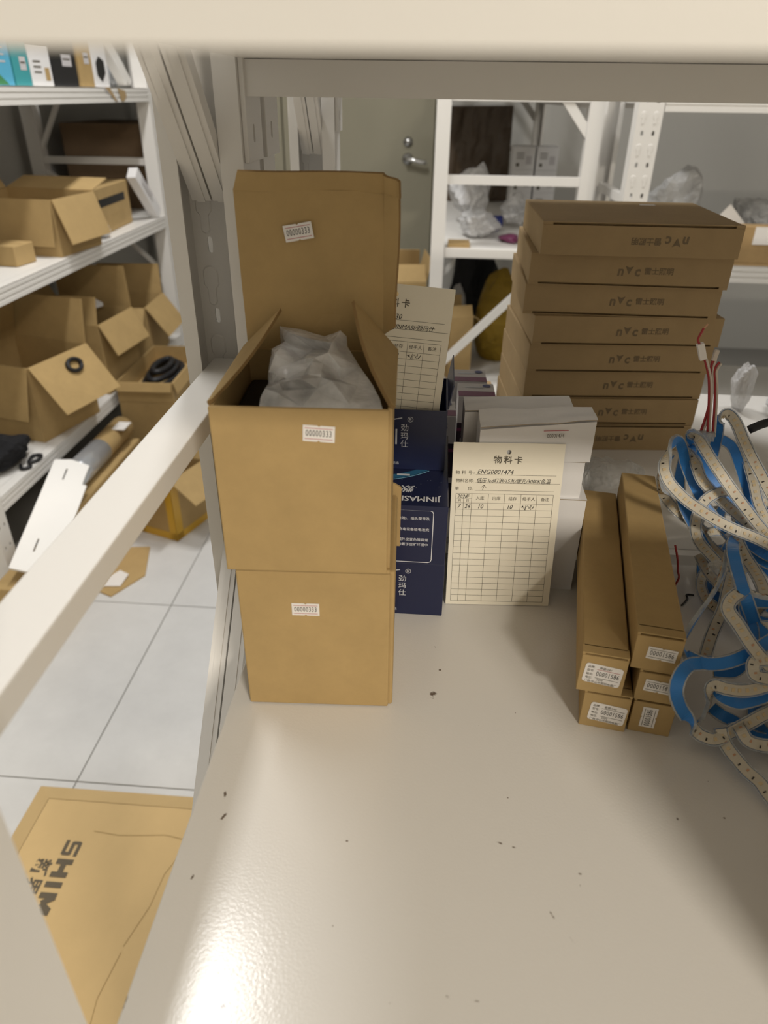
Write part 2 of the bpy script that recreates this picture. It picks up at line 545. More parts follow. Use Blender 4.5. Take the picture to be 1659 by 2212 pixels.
# ------------------------------------------------------------------ the room
FLOOR = -0.83
CEIL = 1.87
def struct(name, mb, parent=None):
    o = mb.build(name, parent)
    o['kind'] = 'structure'
    return o

mb = MB(); mb.box(-1.62, 3.2, -3.2, 4.2, FLOOR - 0.06, FLOOR - 0.0025, 'grout')
floor = struct('floor', mb)
tmesh = None
for i in range(-2, 2):
    for j in range(-1, 6):
        x0, y0 = -0.707 + 0.6 * i, 0.95 + 0.6 * j
        if tmesh is None:
            mb = MB(); mb.box(0.0015, 0.5985, 0.0015, 0.5985, -0.0024, 0, 'tile', None, 0.0006)
            t0 = mb.build('tile', floor)
            tmesh = t0.data
        else:
            t0 = bpy.data.objects.new('tile', tmesh)
            COL.objects.link(t0)
            t0.parent = floor
        t0.location = (x0, y0, FLOOR)
        if x0 < -1.62 or x0 + 0.6 > 3.2:
            bpy.data.objects.remove(t0)
mb = MB(); mb.box(-1.62, 3.2, -3.2, 4.2, CEIL, CEIL + 0.05, 'wall'); struct('ceiling', mb)
mb = MB(); mb.box(-1.70, -1.62, -3.2, 4.2, FLOOR - 0.06, CEIL, 'wall'); struct('wall_left', mb)
mb = MB(); mb.box(3.2, 3.28, -3.2, 4.2, FLOOR - 0.06, CEIL, 'wall'); struct('wall_right', mb)
mb = MB(); mb.box(-1.62, 3.2, -3.28, -3.2, FLOOR - 0.06, CEIL, 'wall'); struct('wall_front', mb)
mb = MB(); mb.box(-1.62, 3.2, 4.2, 4.28, FLOOR - 0.06, CEIL, 'wall'); struct('wall_back', mb)
mb = MB(); mb.box(-0.84, -0.05, 4.165, 4.198, FLOOR, 1.22, 'door', None, 0.002)
door = struct('door_1', mb)
mb = MB()
for (a, b, c, d) in ((-0.90, -0.845, FLOOR, 1.28), (-0.045, 0.01, FLOOR, 1.28), (-0.845, -0.045, 1.225, 1.28)):
    mb.box(a, b, 4.15, 4.199, c, d, 'door')
mb.build('door_frame', door)
mb = MB()
mb.tube([(-0.185, 4.165, 0.129), (-0.185, 4.11, 0.129)], 0.014, 'chrome', 12)
mb.tube([(-0.187, 4.115, 0.129), (-0.15, 4.108, 0.127), (-0.11, 4.108, 0.118), (-0.085, 4.112, 0.118)], 0.011, 'chrome', 10)
mb.tube([(-0.185, 4.166, 0.129), (-0.185, 4.158, 0.129)], 0.028, 'chrome', 16)
mb.build('door_handle', door, None, True)
mb = MB(); mb.tube([(-0.185, 4.166, 0.209), (-0.185, 4.155, 0.209)], 0.024, 'chrome', 16)
mb.build('lock_rosette', door, None, True)

# ------------------------------------------------------------------ shelving racks
def c_profile(x0, x1, y0, y1, lip0, lip1, t=0.002):
    """C channel with lips at y0, web at y1"""
    s = 1 if y1 > y0 else -1
    return [(x0, y0), (x0, y1), (x1, y1), (x1, y0), (x1 - lip1, y0), (x1 - lip1, y0 + s * t), (x1 - t, y0 + s * t), (x1 - t, y1 - s * t),
            (x0 + t, y1 - s * t), (x0 + t, y0 + s * t), (x0 + lip0, y0 + s * t), (x0 + lip0, y0)]

def keyhole(mb, u, v, w, h, X, mt):
    pts = []
    for k in range(9):
        a = math.pi * k / 8
        pts.append((u + w / 2 * math.cos(a), v + h * 0.3 + w / 2 * math.sin(a)))
    pts += [(u - w * 0.5, v), (u - w * 0.28, v - h * 0.12), (u - w * 0.28, v - h * 0.45)]
    for k in range(5):
        a = math.pi + math.pi * k / 4
        pts.append((u + w * 0.28 * math.cos(a), v - h * 0.45 + w * 0.28 * math.sin(a)))
    pts += [(u + w * 0.28, v - h * 0.12), (u + w * 0.5, v)]
    n = len(pts)
    vs = [(p[0] * 1.0, p[1], 0.0012) for p in pts] + [(u + (p[0] - u) * 1.18, v + (p[1] - v) * 1.08, 0) for p in pts]
    mb.add(vs, [list(range(n))] + [[i, (i + 1) % n, n + (i + 1) % n, n + i] for i in range(n)], mt, X)

def oval(mb, u, v, w, h, X, mt, e=0.0004):
    pts = []
    for k in range(14):
        a = 2 * math.pi * k / 14
        pts.append((u + w / 2 * math.cos(a), v + (h - w) / 2 * (1 if math.sin(a) > 0 else -1) + w / 2 * math.sin(a), e))
    mb.add(pts, [list(range(14))], mt, X)

_slot_cache = {}
def slot_objects(post, X, zs, big=True):
    """embossed keyhole slots, one object each, sharing mesh data"""
    for k, z in enumerate(zs):
        key = 'slot'
        if key not in _slot_cache:
            mb = MB()
            keyhole(mb, 0, 0, 0.012, 0.032, None, 'paint')
            o = mb.build('slot')
            _slot_cache[key] = o.data
        else:
            o = bpy.data.objects.new('slot', _slot_cache[key])
            COL.objects.link(o)
        o.parent = post
        o.matrix_local = X @ Matrix.Translation((0, z, 0))

def beam_x(root, x0, x1, y_face, y_back, z0, z1, ridges=True, mt='paint', name='beam'):
    """beam along X, ridged face at y_face"""
    s = 1 if y_back > y_face else -1
    pr = [(y_face, z0)]
    if ridges:
        n = 3
        hh = (z1 - z0) / n
        for k in range(n):
            za = z0 + k * hh
            pr += [(y_face, za + hh * 0.12), (y_face, za + hh * 0.78), (y_face + s * 0.003, za + hh * 0.86), (y_face + s * 0.003, za + hh * 0.98)]
    pr += [(y_face, z1), (y_back, z1), (y_back, z0)]
    mb = MB(); mb.prism(pr, 'X', x0, x1, mt)
    return mb.build(name, root)

def beam_y(root, y0, y1, x_face, x_back, z0, z1, mt='paint', name='beam'):
    s = 1 if x_back > x_face else -1
    n = 3
    hh = (z1 - z0) / n
    pr = [(x_face, z0)]
    for k in range(n):
        za = z0 + k * hh
        pr += [(x_face, za + hh * 0.12), (x_face, za + hh * 0.74), (x_face + s * 0.004, za + hh * 0.84), (x_face + s * 0.004, za + hh * 0.98)]
    pr += [(x_face, z1), (x_back, z1), (x_back, z0)]
    mb = MB(); mb.prism(pr, 'Y', y0, y1, mt)
    return mb.build(name, root)

def brace_pair(root, xa, xb, p0, p1, h=0.012):
    """two folded bars lying side by side between p0 and p1 (y,z)"""
    xm = (xa + xb) / 2
    for (a, b) in ((xa, xm - 0.0008), (xm + 0.0008, xb)):
        mb = MB()
        w = b - a
        mb.bar(((a + b) / 2, p0[0], p0[1]), ((a + b) / 2, p1[0], p1[1]), w, h, 'paint')
        d = Vector((0, p1[0] - p0[0], p1[1] - p0[1])).normalized()
        nrm = Vector((0, -d.z, d.y)) if d.z > 0 else Vector((0, d.z, -d.y))
        off = nrm * (h / 2 + 0.0006)
        mb.bar(Vector(((a + b) / 2, p0[0], p0[1])) + off, Vector(((a + b) / 2, p1[0], p1[1])) + off, w * 0.42, 0.0014, 'paint')
        mb.build('diagonal_brace', root)

XL0, XL1 = -0.2175, -0.1525          # left upright of the near racks
def near_rack(label, y_front, y_rear, x_end):
    root = thing('storage_rack', label, 'rack', (0, (y_front + y_rear) / 2, FLOOR))
    off = Vector(root.location)
    dep = 0.055
    def fix(o):
        for v in o.data.vertices:
            v.co -= off
        return o
    parts = []
    for (x0, x1) in ((XL0, XL1), (x_end, x_end + 0.065)):
        for (ya, yb) in ((y_front + 0.045, y_front), (y_rear - dep, y_rear)):
            mb = MB()
            mb.prism(c_profile(x0, x1, ya, yb, 0.013, 0.018), 'Z', FLOOR, 1.05, 'paint')
            p = mb.build('post', root)
            if x0 == XL0 and yb > ya:      # punched slots between the embossed keyholes
                cm = MB()
                for k in range(6):
                    cm.prism(oval_pts(x0 + 0.0160, 0.34 - 0.0625 * k + 0.0345, 0.0045, 0.0135), 'Y', yb - 0.006, yb + 0.004, 'paint')
                cut(p, cm)
            parts.append((p, x0, ya, yb))
    kids = [p[0] for p in parts]
    # shelf panels and beams
    for (zt, nm) in ((0.0, 'lower'), (0.478, 'upper')):
        mb = MB()
        mb.box(XL1 + 0.001, x_end - 0.001, y_front + 0.012, y_rear - 0.004, zt - 0.028, zt, 'shelf', None, 0.0015)
        o = mb.build('shelf_panel', root)
        kids.append(o)
        zb = zt - 0.052
        kids.append(beam_x(root, XL1 + 0.004, x_end - 0.004, y_front + 0.0, y_front + 0.011, zb if zt == 0 else zt - 0.043, zt - 0.0005 if zt == 0 else zt + 0.014, False))
        kids.append(beam_x(root, XL1 + 0.004, x_end - 0.004, y_rear - 0.045, y_rear - 0.005, zb, zt - 0.0285, False))
        # end connectors, hooked to the posts
        for (xa, xb) in ((XL1, XL1 + 0.004), (x_end - 0.004, x_end)):
            for (ya, yb) in ((y_front, y_front + 0.05), (y_rear - 0.05, y_rear)):
                mb = MB(); mb.box(xa, xb, ya, yb, zb - 0.045, zb + 0.06, 'paint_cool', None, 0.0008)
                bc_ = mb.build('beam_connector', root)
                cm = MB(); cm.prism(oval_pts((ya + yb) / 2 - 0.004, zb - 0.025, 0.006, 0.013), 'X', xa - 0.003, xb + 0.003, 'paint_cool')
                kids.append(cut(bc_, cm))
    # braces of both end frames
    n0 = len(root.children)
    for dx in (0, x_end - XL0):
        xa, xb = XL0 + 0.0135 + dx, XL1 - 0.0185 + dx
        ya, yb = y_front + 0.02, y_rear - 0.02
        for zc in (0.2065, -0.445, -0.78):
            mb = MB(); mb.box(xa, xb, ya, yb, zc - 0.0085, zc + 0.0085, 'paint', None, 0.0012); mb.build('horizontal_brace', root)
        brace_pair(root, xa, xb, (yb - 0.005, 0.355), (ya + 0.02, 0.93))
        brace_pair(root, xa, xb, (yb - 0.005, 0.056), (ya + 0.01, -0.430))
        brace_pair(root, xa, xb, (yb - 0.005, -0.76), (ya + 0.02, -0.46))
    kids += [c for c in root.children if c not in kids]
    for o in kids:
        fix(o)
    # slots on the webs of the rear posts of the left frame
    for (p, x0, ya, yb) in parts:
        if x0 == XL0:
            s = -1 if yb > ya else 1
            yy = yb + s * 0.0021
            X = Matrix.Translation(Vector(((x0 + 0.0135), yy, 0)) - off) @ Matrix.Rotation(R(90 if s < 0 else -90), 4, 'X')
            if s < 0:
                slot_objects(p, X, [0.34 - 0.0625 * k for k in range(6)])
    return root

near_rack('white metal rack whose shelf carries the sticker cartons and battery boxes', 0.115, 0.65, 1.25)
near_rack('white metal rack standing back to back behind, under the stacked flat boxes', 0.665, 1.17, 1.25)

def side_rack(label, ys, levels, xf, xb):
    """rack running along Y, front face at x = xf"""
    root = thing('storage_rack', label, 'rack', (0, 0, 0))
    s = 1 if xb > xf else -1
    for y in ys:
        for (x0, x1) in ((xf, xf + s * 0.05), (xb - s * 0.05, xb)):
            mb = MB()
            mb.prism([(b, a) for (a, b) in c_profile(y - 0.025, y + 0.025, x1, x0, 0.014, 0.014)], 'Z', FLOOR, 1.0, 'paint_cool')
            p = mb.build('post', root)
            if x0 == xf:
                z = FLOOR + 0.05
                cm = MB()
                while z < 0.9:
                    for dy in (-0.011, 0.011):
                        cm.prism(oval_pts(y + dy, z, 0.006, 0.011), 'X', xf - 0.006, xf + 0.006, 'paint_cool')
                    z += 0.06
                cut(p, cm)
        for zc in (0.19, -0.25, -0.7):
            mb = MB(); mb.box(min(xf + s * 0.04, xb - s * 0.04), max(xf + s * 0.04, xb - s * 0.04), y - 0.012, y + 0.012, zc - 0.012, zc + 0.012, 'paint_cool'); mb.build('horizontal_brace', root)
        for (za, zb) in ((0.22, 0.9), (0.16, -0.22)):
            mb = MB(); mb.bar((xf + s * 0.04, y, zb), (xb - s * 0.04, y, za), 0.022, 0.012, 'paint_cool', (0, 1, 0)); mb.build('diagonal_brace', root)
    for y0, y1 in zip(ys[:-1], ys[1:]):
        for z in levels:
            beam_y(root, y0 + 0.026, y1 - 0.026, xf, xf + s * 0.03, z - 0.042, z, 'paint_cool')
            beam_y(root, y0 + 0.026, y1 - 0.026, xb, xb - s * 0.03, z - 0.042, z, 'paint_cool')
            mb = MB(); mb.box(min(xf + s * 0.031, xb - s * 0.031), max(xf + s * 0.031, xb - s * 0.031), y0 + 0.026, y1 - 0.026, z - 0.03, z, 'paint_cool')
            mb.build('shelf_panel', root)
    return root

side_rack('white metal rack along the left aisle crowded with opened brown cartons', (1.47, 2.95, 4.08), (0.432, 0.0, -0.47), -1.08, -1.58)

# far rack with its end frame towards us
fr = thing('storage_rack', 'white metal rack beside the door, end frame with crossbar facing the aisle', 'rack', (0.22, 3.1, FLOOR))
fo = Vector(fr.location)
def fpart(mb, name):
    return mb.build(name, fr, fo)
for (y, yw) in ((2.4, 2.45), (3.85, 3.80)):
    for (x0, x1) in ((-0.025, 0.018), (0.418, 0.462)):
        mb = MB(); mb.prism(c_profile(x0, x1, y + (yw - y), y, 0.010, 0.010), 'Z', FLOOR, 1.0, 'paint_cool'); fpart(mb, 'post')
    for zc in (0.2, -0.66):
        mb = MB(); mb.box(0.0, 0.44, y + 0.012, y + 0.032, zc - 0.013, zc + 0.013, 'paint_cool'); fpart(mb, 'horizontal_brace')
    for (a, b) in (((0.43, 0.325), (0.02, 0.80)), ((0.02, -0.395), (0.43, 0.03))):
        mb = MB(); mb.bar((a[0], y + 0.022, a[1]), (b[0], y + 0.022, b[1]), 0.014, 0.026, 'paint_cool', (0, 1, 0)); fpart(mb, 'diagonal_brace')
for z in (0.44, 0.0, -0.46):
    mb = MB(); mb.box(0.019, 0.417, 2.41, 3.84, z - 0.03, z, 'paint_cool', None, 0.002); fpart(mb, 'shelf_panel')
    for x0, x1 in ((-0.024, 0.018), (0.4185, 0.461)):
        mb = MB(); mb.box(x0, x1, 2.455, 3.795, z - 0.045, z, 'paint_cool', None, 0.002); fpart(mb, 'beam')

# far right rack running along the back
rr = thing('storage_rack', 'white perforated rack behind the flat boxes, holding clear bags', 'rack', (1.2, 2.4, FLOOR))
ro = Vector(rr.location)
for (x0, x1) in ((0.497, 0.562), (1.95, 2.015)):
    for (ya, yb) in ((2.20, 2.15), (2.62, 2.67)):
        mb = MB(); mb.prism(c_profile(x0, x1, ya, yb, 0.014, 0.014), 'Z', FLOOR, 1.0, 'paint_cool')
        p = mb.build('post', rr)
        if yb == 2.15 and x0 < 1:
            cm = MB()
            z = FLOOR + 0.05
            while z < 0.95:
                for dx in (0.019, 0.048):
                    cm.prism(oval_pts(x0 + dx, z, 0.007, 0.012), 'Y', 2.145, 2.156, 'paint_cool')
                z += 0.075
            cut(p, cm)
        for v in p.data.vertices:
            v.co -= ro
        if yb == 2.15 and x0 < 1:
            mb = MB()
            X = face_front(x0, 2.1496, 0)
            z = FLOOR + 0.05
            while z < 0.95:
                keyhole(mb, 0.017, z + 0.036, 0.011, 0.026, X, 'paint'); keyhole(mb, 0.048, z + 0.036, 0.011, 0.026, X, 'paint')
                z += 0.075
            h = mb.build('embossed_keyholes', p, ro); h['kind'] = 'stuff'
for z in (0.44, 0.018, -0.44):
    o = beam_x(rr, 0.564, 1.948, 2.15, 2.18, z - 0.045, z)
    for v in o.data.vertices: v.co -= ro
    o = beam_x(rr, 0.564, 1.948, 2.67, 2.64, z - 0.045, z)
    for v in o.data.vertices: v.co -= ro
    mb = MB(); mb.box(0.564, 1.948, 2.181, 2.639, z - 0.03, z, 'paint_cool'); mb.build('shelf_panel', rr, ro)
for x in (0.53, 1.98):
    for zc in (0.17, -0.3):
        mb = MB(); mb.box(x - 0.012, x + 0.012, 2.2, 2.62, zc - 0.012, zc + 0.012, 'paint_cool'); mb.build('horizontal_brace', rr, ro)

# ------------------------------------------------------------------ cartons at the left of the shelf
lc = thing('carton', 'closed kraft carton bearing sticker 00000333, under the opened one', 'box', (-0.0795, 0.471, 0.0), 2.5)
W_, D_, H_ = 0.115, 0.117, 0.133
mb = MB(); mb.box(-W_ / 2, W_ / 2, -D_ / 2 + 0.003, D_ / 2, 0, H_ - 0.0005, 'card', None, 0.002); mb.build('body', lc)
mb = MB(); mb.box(-W_ / 2 - 0.0005, W_ / 2 - 0.0035, -D_ / 2, -D_ / 2 + 0.0028, 0.001, H_ - 0.001, 'card', None, 0.0011); mb.build('front_panel', lc)
mb = MB(); mb.slab([(0.020, D_ / 2, 0.08), (0.0605, D_ / 2, 0.08), (0.0605, D_ / 2 + 0.0024, 0.138), (0.054, D_ / 2 + 0.00257, 0.142), (0.020, D_ / 2 + 0.00257, 0.142)], 0.0024, 'card'); mb.build('rear_flap', lc)
price_label(lc, face_front(-0.0085, -D_ / 2 - 0.0002, 0.0985, 0), '00000333')

uc = thing('carton', 'opened kraft carton with raised lid, holding a crumpled clear bag', 'box', (-0.0845, 0.471, 0.1335), 2.5)
W_, D_, H_, T_ = 0.1165, 0.119, 0.125, 0.003
mb = MB()
mb.box(-W_ / 2, W_ / 2, -D_ / 2, D_ / 2, 0, T_, 'card')
mb.box(-W_ / 2 + T_, W_ / 2 - T_, D_ / 2 - T_, D_ / 2, T_, H_, 'card')
mb.box(-W_ / 2, -W_ / 2 + T_, -D_ / 2 + T_, D_ / 2, T_, H_, 'card')
mb.box(W_ / 2 - T_, W_ / 2, -D_ / 2 + T_, D_ / 2, T_, H_, 'card')
mb.build('body', uc)
mb = MB(); mb.box(-W_ / 2, W_ / 2 - 0.002, -D_ / 2 - 0.001, -D_ / 2 + T_, 0, H_, 'card', None, 0.0011); mb.build('front_panel', uc)
# gussets left and right
def bent(name, quad, n, mt, parent, bulge, t=0.0024, edge='card_edge'):
    """four-cornered cardboard piece, slightly curved, with thickness"""
    a, b, c, d = [Vector(p) for p in quad]
    nr = (b - a).cross(d - a).normalized()
    vs, fs = [], []
    for lay in (0, 1):
        for j in range(n + 1):
            for i in range(n + 1):
                u, v = i / n, j / n
                p = (a * (1 - u) + b * u) * (1 - v) + (d * (1 - u) + c * u) * v
                p = p + nr * (bulge(u, v) - lay * t)
                vs.append(p)
    m1 = (n + 1) * (n + 1)
    for j in range(n):
        for i in range(n):
            k = j * (n + 1) + i
            fs.append([k, k + 1, k + n + 2, k + n + 1])
            fs.append([m1 + k + n + 1, m1 + k + n + 2, m1 + k + 1, m1 + k])
    rim = [i for i in range(n + 1)] + [(j + 1) * (n + 1) + n for j in range(n)] + [n * (n + 1) + n - 1 - i for i in range(n)] + [(n - 1 - j) * (n + 1) for j in range(n - 1)]
    nf = len(fs)
    for k in range(len(rim)):
        p, q = rim[k], rim[(k + 1) % len(rim)]
        fs.append([p, m1 + p, m1 + q, q])
    mb = MB()
    mb.add(vs, fs[:nf], mt)
    mb.f += [[x for x in f] for f in fs[nf:]]
    ei = mb._mi(edge)
    mb.m += [ei] * (len(fs) - nf)
    return mb.build(name, parent)
bent('gusset_flap', [(-W_ / 2, -D_ / 2 + 0.002, H_), (-W_ / 2, D_ / 2 - 0.001, H_), (-0.026, D_ / 2 - 0.012, H_ + 0.032), (-W_ / 2 + 0.003, -D_ / 2 + 0.006, H_ + 0.001)], 6, 'card', uc, lambda u, v: 0.003 * math.sin(math.pi * u) * v)
bent('gusset_flap', [(W_ / 2, D_ / 2 - 0.001, H_), (W_ / 2, -D_ / 2 + 0.002, H_), (W_ / 2 - 0.003, -D_ / 2 + 0.006, H_ + 0.001), (0.026, D_ / 2 - 0.022, H_ + 0.042)], 6, 'card', uc, lambda u, v: 0.004 * math.sin(math.pi * u) * v)
# raised lid with folded tuck strip and side strip
LW = W_ / 2 - 0.002
def lid_b(u, v):
    return 0.002 * noise.noise(Vector((u * 3, v * 3, 1.7))) - 0.0018 * math.exp(-((u - 0.62) ** 2 + (v - 0.3) ** 2) / 0.006)
bent('lid', [(-LW, D_ / 2 + 0.0005, H_ - 0.008), (LW - 0.008, D_ / 2 + 0.0005, H_ - 0.008), (LW - 0.008, D_ / 2 + 0.0005, H_ + 0.1125), (-LW - 0.001, D_ / 2 + 0.0005, H_ + 0.1125)], 14, 'card', uc, lid_b)
bent('lid_side_strip', [(LW - 0.0085, D_ / 2 + 0.0005, H_ + 0.012), (LW + 0.001, D_ / 2 - 0.006, H_ + 0.02), (LW + 0.0015, D_ / 2 - 0.005, H_ + 0.110), (LW - 0.0085, D_ / 2 + 0.0005, H_ + 0.1135)], 8, 'card', uc, lambda u, v: 0.0015 * math.sin(5 * v + 1) * u)
bent('lid_tuck_strip', [(-LW - 0.001, D_ / 2 + 0.0008, H_ + 0.1115), (LW - 0.0080, D_ / 2 + 0.0008, H_ + 0.1115), (LW - 0.0085, D_ / 2 - 0.004, H_ + 0.124), (-LW + 0.004, D_ / 2 - 0.004, H_ + 0.124)], 8, 'card', uc, lambda u, v: 0.0008 * math.sin(7 * u))
bent('lid_corner_tab', [(LW - 0.0095, D_ / 2 + 0.0003, H_ + 0.113), (LW + 0.002, D_ / 2 - 0.006, H_ + 0.108), (LW + 0.0015, D_ / 2 - 0.009, H_ + 0.119), (LW - 0.0100, D_ / 2 - 0.004, H_ + 0.1238)], 5, 'card', uc, lambda u, v: 0.0012 * math.sin(6 * u))
price_label(uc, face_front(0.0115, -D_ / 2 - 0.0012, 0.1085, -3), '00000333')
price_label(uc, face_front(-0.0125, D_ / 2 - 0.0022, H_ + 0.0855, 10), '00000333', 'ink_red')

# clear bag bulging out of the carton: creased facets between its folds
from mathutils import geometry
BAG_RIM = [(-0.1161, 0.522, 0.2781), (-0.1002, 0.525, 0.2753), (-0.082, 0.52, 0.272), (-0.0678, 0.505, 0.2812), (-0.0633, 0.502, 0.278), (-0.0616, 0.495, 0.2727), (-0.0503, 0.475, 0.2648), (-0.0393, 0.452, 0.2597), (-0.0336, 0.435, 0.2575), (-0.0304, 0.4215, 0.2564), (-0.048, 0.4205, 0.2543), (-0.0711, 0.42, 0.2531), (-0.096, 0.4195, 0.2522), (-0.1102, 0.4195, 0.2529), (-0.1119, 0.432, 0.2563), (-0.111, 0.452, 0.2586), (-0.1124, 0.462, 0.2632), (-0.1156, 0.49, 0.2705), (-0.1092, 0.505, 0.2717)]
BAG_IN = [(-0.0928, 0.482, 0.2729), (-0.0803, 0.455, 0.2687), (-0.0759, 0.492, 0.276), (-0.0706, 0.48, 0.2742), (-0.0622, 0.456, 0.2673), (-0.0576, 0.484, 0.2708), (-0.0497, 0.452, 0.2647), (-0.0835, 0.432, 0.2645), (-0.0973, 0.446, 0.2623), (-0.1011, 0.436, 0.2658), (-0.0831, 0.424, 0.2597), (-0.0648, 0.436, 0.2629), (-0.0529, 0.428, 0.262), (-0.1089, 0.47, 0.268), (-0.0988, 0.455, 0.2671), (-0.1025, 0.5, 0.2735), (-0.0883, 0.505, 0.2725), (-0.0728, 0.444, 0.2622), (-0.1068, 0.425, 0.2583), (-0.0962, 0.43, 0.2559), (-0.0723, 0.424, 0.2593)]
def film_bag(name, rim, inner, floor_z, mt):
    rb = random.Random(4)
    extra = []
    for k in range(26):
        a_, b_ = rb.choice(inner), rb.choice(inner)
        m_ = (Vector(a_) + Vector(b_)) / 2
        extra.append(tuple(m_ + Vector((rb.uniform(-0.006, 0.006), rb.uniform(-0.004, 0.004), rb.uniform(-0.005, 0.006)))))
    inner = [tuple(Vector(q) + Vector((0, 0, 0.0055 * (1 if i % 2 else -1)))) for i, q in enumerate(inner)] + extra
    pts = [Vector(q) for q in rim + inner]
    flat = [Vector((q.x, q.z + 0.62 * q.y)) for q in pts]
    n = len(rim)
    res = geometry.delaunay_2d_cdt(flat, [(i, (i + 1) % n) for i in range(n)], [list(range(n))], 1, 1e-5)
    # keep the 3D positions through the original-vertex table
    v3 = []
    for k, orig in enumerate(res[3]):
        v3.append(pts[orig[0]].copy() if orig else Vector((res[0][k].x, 0.45, res[0][k].y - 0.28)))
    bm = bmesh.new()
    bv = [bm.verts.new(q) for q in v3]
    for f in res[2]:
        try:
            bm.faces.new([bv[i] for i in f])
        except ValueError:
            pass
    edges = [e for e in bm.edges if len(e.link_faces) == 1]
    ext = bmesh.ops.extrude_edge_only(bm, edges=edges)
    cx, cy = -0.072, 0.470
    for v in [g for g in ext['geom'] if isinstance(g, bmesh.types.BMVert)]:
        v.co = Vector((cx + (v.co.x - cx) * 0.9, cy + (v.co.y - cy) * 0.9, floor_z))
    bmesh.ops.subdivide_edges(bm, edges=bm.edges[:], cuts=3, use_grid_fill=True)
    bmesh.ops.recalc_face_normals(bm, faces=bm.faces[:])
    for v in bm.verts:
        if v.co.z > floor_z + 0.02:
            v.co += v.normal * (0.0005 * noise.noise(v.co * 110))
    me = bpy.data.meshes.new(name)
    bm.to_mesh(me)
    bm.free()
    me.materials.append(M[mt])
    o = bpy.data.objects.new(name, me)
    COL.objects.link(o)
    return o
pb = film_bag('plastic_bag', BAG_RIM, BAG_IN, 0.1372, 'bag')
tag(pb, 'crumpled clear plastic bag stuffed into the opened carton', 'bag')
bp = thing('dark_fill_block', 'black block added to make the opened carton dark inside, beside the clear bag', 'case', (-0.117, 0.469, 0.1368), 2.5)  # added block: its black stands in for the dark carton interior
mb = MB(); mb.box(-0.021, -0.003, -0.050, 0.052, 0, 0.100, 'black', None, 0.003); mb.build('body', bp)
mb = MB(); mb.box(-0.018, -0.005, -0.045, 0.045, 0.0995, 0.1015, 'black', None, 0.0008); mb.build('lid', bp)

# ------------------------------------------------------------------ stock cards
def stock_card(name, label, X, hand, rows):
    cw, ch = 0.100, 0.163
    root = thing(name, label, 'card')
    root.matrix_world = X
    mb = MB()
    n = 16
    out = [(-cw / 2, 0), (cw / 2, 0), (cw / 2, ch), (-cw / 2, ch)]
    mb.box(-cw / 2, cw / 2, 0, ch, -0.0005, 0, 'cream')
    cm = MB(); cm.prism(oval_pts(0, ch * 0.949, 0.0042, 0.0042, 20), 'Z', -0.003, 0.003, 'cream')
    cut(mb.build('sheet', root), cm)
    Z = Matrix.Translation((0, 0, 0.00025))
    def U(u): return (u - 0.5) * cw
    def V(v): return (1 - v) * ch
    mb = MB()
    for k, c in enumerate('物料卡'):
        letter(mb, c, 0.0078, U(0.405 + 0.092 * k), V(0.098), 'ink_soft', 0, 1, 0.012, 0, 'CENTER', Z)
    for c, u in zip('物料号', (0.05, 0.105, 0.165)):
        letter(mb, c, 0.0039, U(u), V(0.174), 'ink_soft', X=Z)
    letter(mb, ':', 0.004, U(0.198), V(0.174), 'ink_soft', X=Z)
    letter(mb, '物料名称:', 0.0039, U(0.118), V(0.222), 'ink_soft', X=Z)
    letter(mb, '单', 0.0039, U(0.05), V(0.268), 'ink_soft', X=Z)
    letter(mb, '位:', 0.0039, U(0.172), V(0.268), 'ink_soft', X=Z)
    for v, u1 in ((0.184, 0.945), (0.232, 0.985), (0.277, 0.94)):
        rule(mb, U(0.215), V(v), U(u1), V(v), 0.00028, 'ink_soft', Z)
    cols = [0, 0.08, 0.164, 0.334, 0.5, 0.669, 0.833, 1]
    u0, u1, v0, vh, v1 = 0.045, 0.937, 0.297, 0.353, 0.976
    def C(c): return u0 + (u1 - u0) * c
    for i, c in enumerate(cols):
        rule(mb, U(C(c)), V(0.326 if i == 1 else v0), U(C(c)), V(v1), 0.00026, 'ink_soft', Z)
    rule(mb, U(C(0)), V(0.326), U(C(0.164)), V(0.326), 0.0002, 'ink_soft', Z)
    rule(mb, U(u0), V(v0), U(u1), V(v0), 0.00028, 'ink_soft', Z)
    for k in range(17):
        v = vh + (v1 - vh) * k / 16
        rule(mb, U(u0), V(v), U(u1), V(v), 0.00026, 'ink_soft', Z)
    for body, c in (('入库', 0.249), ('出库', 0.417), ('结存', 0.585), ('经手人', 0.751), ('备注', 0.917)):
        letter(mb, body, 0.0039, U(C(c)), V(0.325), 'ink_soft', X=Z)
    letter(mb, '年', 0.0031, U(C(0.125)), V(0.311), 'ink_soft', X=Z)
    letter(mb, '月', 0.0031, U(C(0.04)), V(0.340), 'ink_soft', X=Z)
    letter(mb, '日', 0.0031, U(C(0.122)), V(0.340), 'ink_soft', X=Z)
    mb.build('printed_form', root)['label'] = 'printed table and headings'
    mb = MB()
    for (body, size, u, v, sx) in hand:
        letter(mb, body, size, U(u), V(v), 'ink', 0, sx, 0.0, 0.28, 'LEFT', Z)
    for (c, v) in rows:       # scribbled initials
        rnd = random.Random(11)
        base = U(C(c))
        y = V(v)
        pts = []
        for k in range(26):
            pts.append((base + 0.0115 * k / 25 + rnd.uniform(-0.0012, 0.0012), y + rnd.uniform(-0.0026, 0.0026)))
        mb2 = MB(); stroke(mb2, pts, 0.00028, 'ink', Z); mb2.build('scribbled_initials', root)
    hw = mb.build('handwriting', root); hw['label'] = 'black pen handwriting'; hw['kind'] = 'stuff'
    return root

